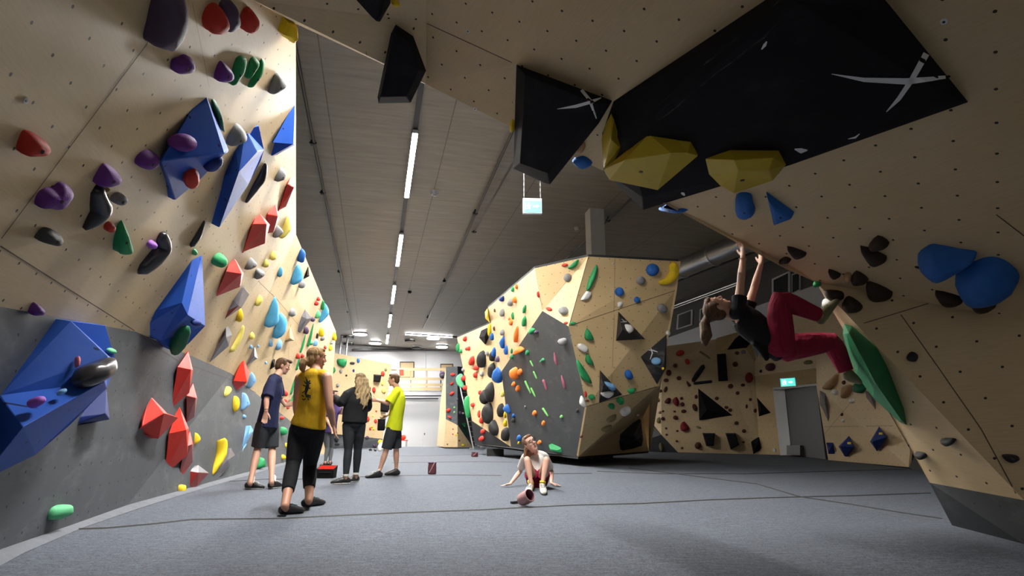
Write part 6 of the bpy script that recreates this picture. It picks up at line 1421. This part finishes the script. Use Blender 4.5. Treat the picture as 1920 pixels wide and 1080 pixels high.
# ------------------------------------------------------------------ loose things on the mat
def open_bag(name, label, cat, base, r, h, mat, lining, tilt=None, n=20):
    t = thing(name, label, cat, base); b = Vector(base); ax = (tilt or Z).normalized(); u = ax.orthogonal().normalized(); w = ax.cross(u)
    vs, fs = [], []
    prof = [(0, .0), (.9, .0), (1.0, .1), (1.03, .5), (1.0, 1.0), (.90, 1.0), (.88, .55), (.8, .15), (0, .13)]
    for pr, ph in prof:
        for j in range(n):
            a = 2 * math.pi * j / n; vs.append(b + ax * h * ph + (u * math.cos(a) + w * math.sin(a)) * r * pr)
    for i in range(len(prof) - 1):
        for j in range(n): fs.append((i * n + j, i * n + (j + 1) % n, (i + 1) * n + (j + 1) % n, (i + 1) * n + j))
    mk('bag_body', vs, fs[:4 * n], mat, t, True); mk('lining', vs, fs[4 * n:], lining, t, True)
    m = MB(); m.tube([b + ax * h + (u * math.cos(a) + w * math.sin(a)) * r * .96 for a in (2 * math.pi * i / n for i in range(n + 1))], r * .07, 8, False); m.build('rim', 'pink_fabric' if mat != 'cloth_black' else 'cloth_charcoal', t, True)
    return t, u, w, ax
cb, u, w, ax = open_bag('chalk_bag', "pink and maroon chalk bag lying on the mat in front of the sitting woman's feet", 'chalk bag', PZ(977, 938, .06), .066, .15, 'pink_fabric', 'maroon_fabric', Vector((.62, -.66, .42)))
m = MB(); b_ = PZ(972, 941, .02); m.box(b_, (.08, .02, .005), (-.01, .02, 0), (0, 0, .012)); m.build('strap', 'rubber', cb)
m = MB(); m.tube([PZ(980, 944, .02), PZ(990, 945, .015), PZ(1001, 938, .05)], .006, 6); m.build('drawstring', 'pink_fabric', cb)
bb = thing('chalk_bucket', 'black chalk bucket with red lining standing beside the woman in yellow', 'bucket', PZ(612, 896, 0)); c = PZ(612, 896, 0)
w_, d_, h_ = .155, .11, .155
vs = [c + Vector((sx * w_ * f, sy * d_ * f, z)) for f, z in ((.92, 0), (1.0, h_), (.90, h_ * .98), (.84, .05)) for sx, sy in ((-1, -1), (-.4, -1.12), (.4, -1.12), (1, -1), (1, 1), (.4, 1.1), (-.4, 1.1), (-1, 1))]
vs = [v_ + Vector((0, 0, .05 if v_.y > c.y and v_.z > .1 else 0)) for v_ in vs]
q8 = lambda i: [(i * 8 + j, i * 8 + (j + 1) % 8, (i + 1) * 8 + (j + 1) % 8, (i + 1) * 8 + j) for j in range(8)]
mk('bucket_body', vs, q8(0) + q8(1) + [tuple(reversed(range(8)))], 'cloth_black', bb); mk('lining', vs, q8(2) + [tuple(range(24, 32))], 'red_lining', bb)
m = MB(); m.tube([c + Vector((-w_ * .95, -d_ * .5, h_)), c + Vector((-w_ * 1.25, -d_ * .9, h_ * .6)), c + Vector((-w_ * .95, -d_ * 1.0, .02))], .008, 6); m.build('strap', 'rubber', bb)
m = MB(); m.bar(c + Vector((-.1, -d_ * 1.14, .10)), c + Vector((.1, -d_ * 1.14, .10)), .02, .012); m.build('front_strap', 'cloth_charcoal', bb)
def small_bag(label, u, v, w, h, dep):
    c = PZ(u, v, 0); t = thing('chalk_bag', label, 'chalk bag', c)
    m = MB(); m.tube([c + Vector((0, 0, z * h)) for z in (0, .08, .6, 1.0)], [w * .42, w * .5, w * .5, w * .46], 16); o = m.build('bag_body', 'maroon_fabric', t, True)
    m = MB(); m.tube([c + Vector((w * .46 * math.cos(a), w * .46 * math.sin(a), h)) for a in (2 * math.pi * i / 16 for i in range(17))], .012, 6, False); m.build('rim', 'hold_plum', t, True)
    m = MB(); m.tube([c + Vector((-w * .3, -w * .46, .03)), c + Vector((0, -w * .53, h * .5)), c + Vector((w * .35, -w * .45, h * 1.05))], .010, 6); m.build('strap', 'pink_fabric', t)
small_bag('maroon chalk bag with pale strap standing alone on the mat', 810, 889, .16, .21, 0)
small_bag('small maroon chalk bag on the mat near the ladder', 890, 856.5, .22, .14, 0)
def shoe_thing(label, u0, v0, u1, v1, mat):
    a, b = PZ(u0, v0, 0), PZ(u1, v1, 0); d = (b - a).normalized() * .28; t = thing('shoe', label, 'shoe', a, 'shoes by the back climbing wall')
    m = MB(); shoe(m, a + d * .24 + Z * .09, a, a + d, Z, 1.1); solid('upper', m, mat, t, .012, 2)
    m = MB(); loft(m, [a + d * f + Z * .012 for f in (0, .3, .7, 1)], [(.03, .012), (.036, .012), (.048, .012), (.026, .012)], d.cross(Z)); m.build('sole', 'sole_white', t, True)
shoe_thing('dark shoe lying by the back climbing wall, left one', 693, 846, 700, 845, 'shoe_black'); shoe_thing('dark shoe lying by the back climbing wall, right one', 703, 847, 710, 844, 'shoe_black')
c = PZ(713, 846, 0); m = MB(); m.ell(c + Vector((0, 0, .16)), (.13, 0, 0), (0, .1, 0), (.03, 0, .19)); m.ell(c + Vector((.03, 0, .3)), (.07, 0, 0), (0, .06, 0), (0, 0, .09))
o = solid('paper_bag', m, 'white_gloss', None, .02, 2, c); tag(o, 'white crumpled bag on the mat beside the shoes at the back', 'bag')
c = PZ(755, 840, -.1); rs = thing('stool', 'small red topped metal stool by the white garage door', 'stool', c)
m = MB(); m.box(c + Vector((0, 0, .42)), (.25, 0, 0), (0, .2, 0), (0, 0, .02)); m.build('seat', 'hold_brightred', rs)
for sx in (-1, 1):
    for sy in (-1, 1):
        m = MB(); m.bar(c + Vector((sx * .2, sy * .16, -.2)), c + Vector((sx * .2, sy * .16, .42)), .03, .03); m.build('leg', 'steel', rs)
m = MB(); m.ell(c + Vector((0, 0, .58)), (.17, 0, 0), (0, .14, 0), (0, 0, .15)); tag(m.build('helmet_bundle', 'hold_brightred', None, True), 'red bundle lying on the small stool by the garage door', 'bundle')
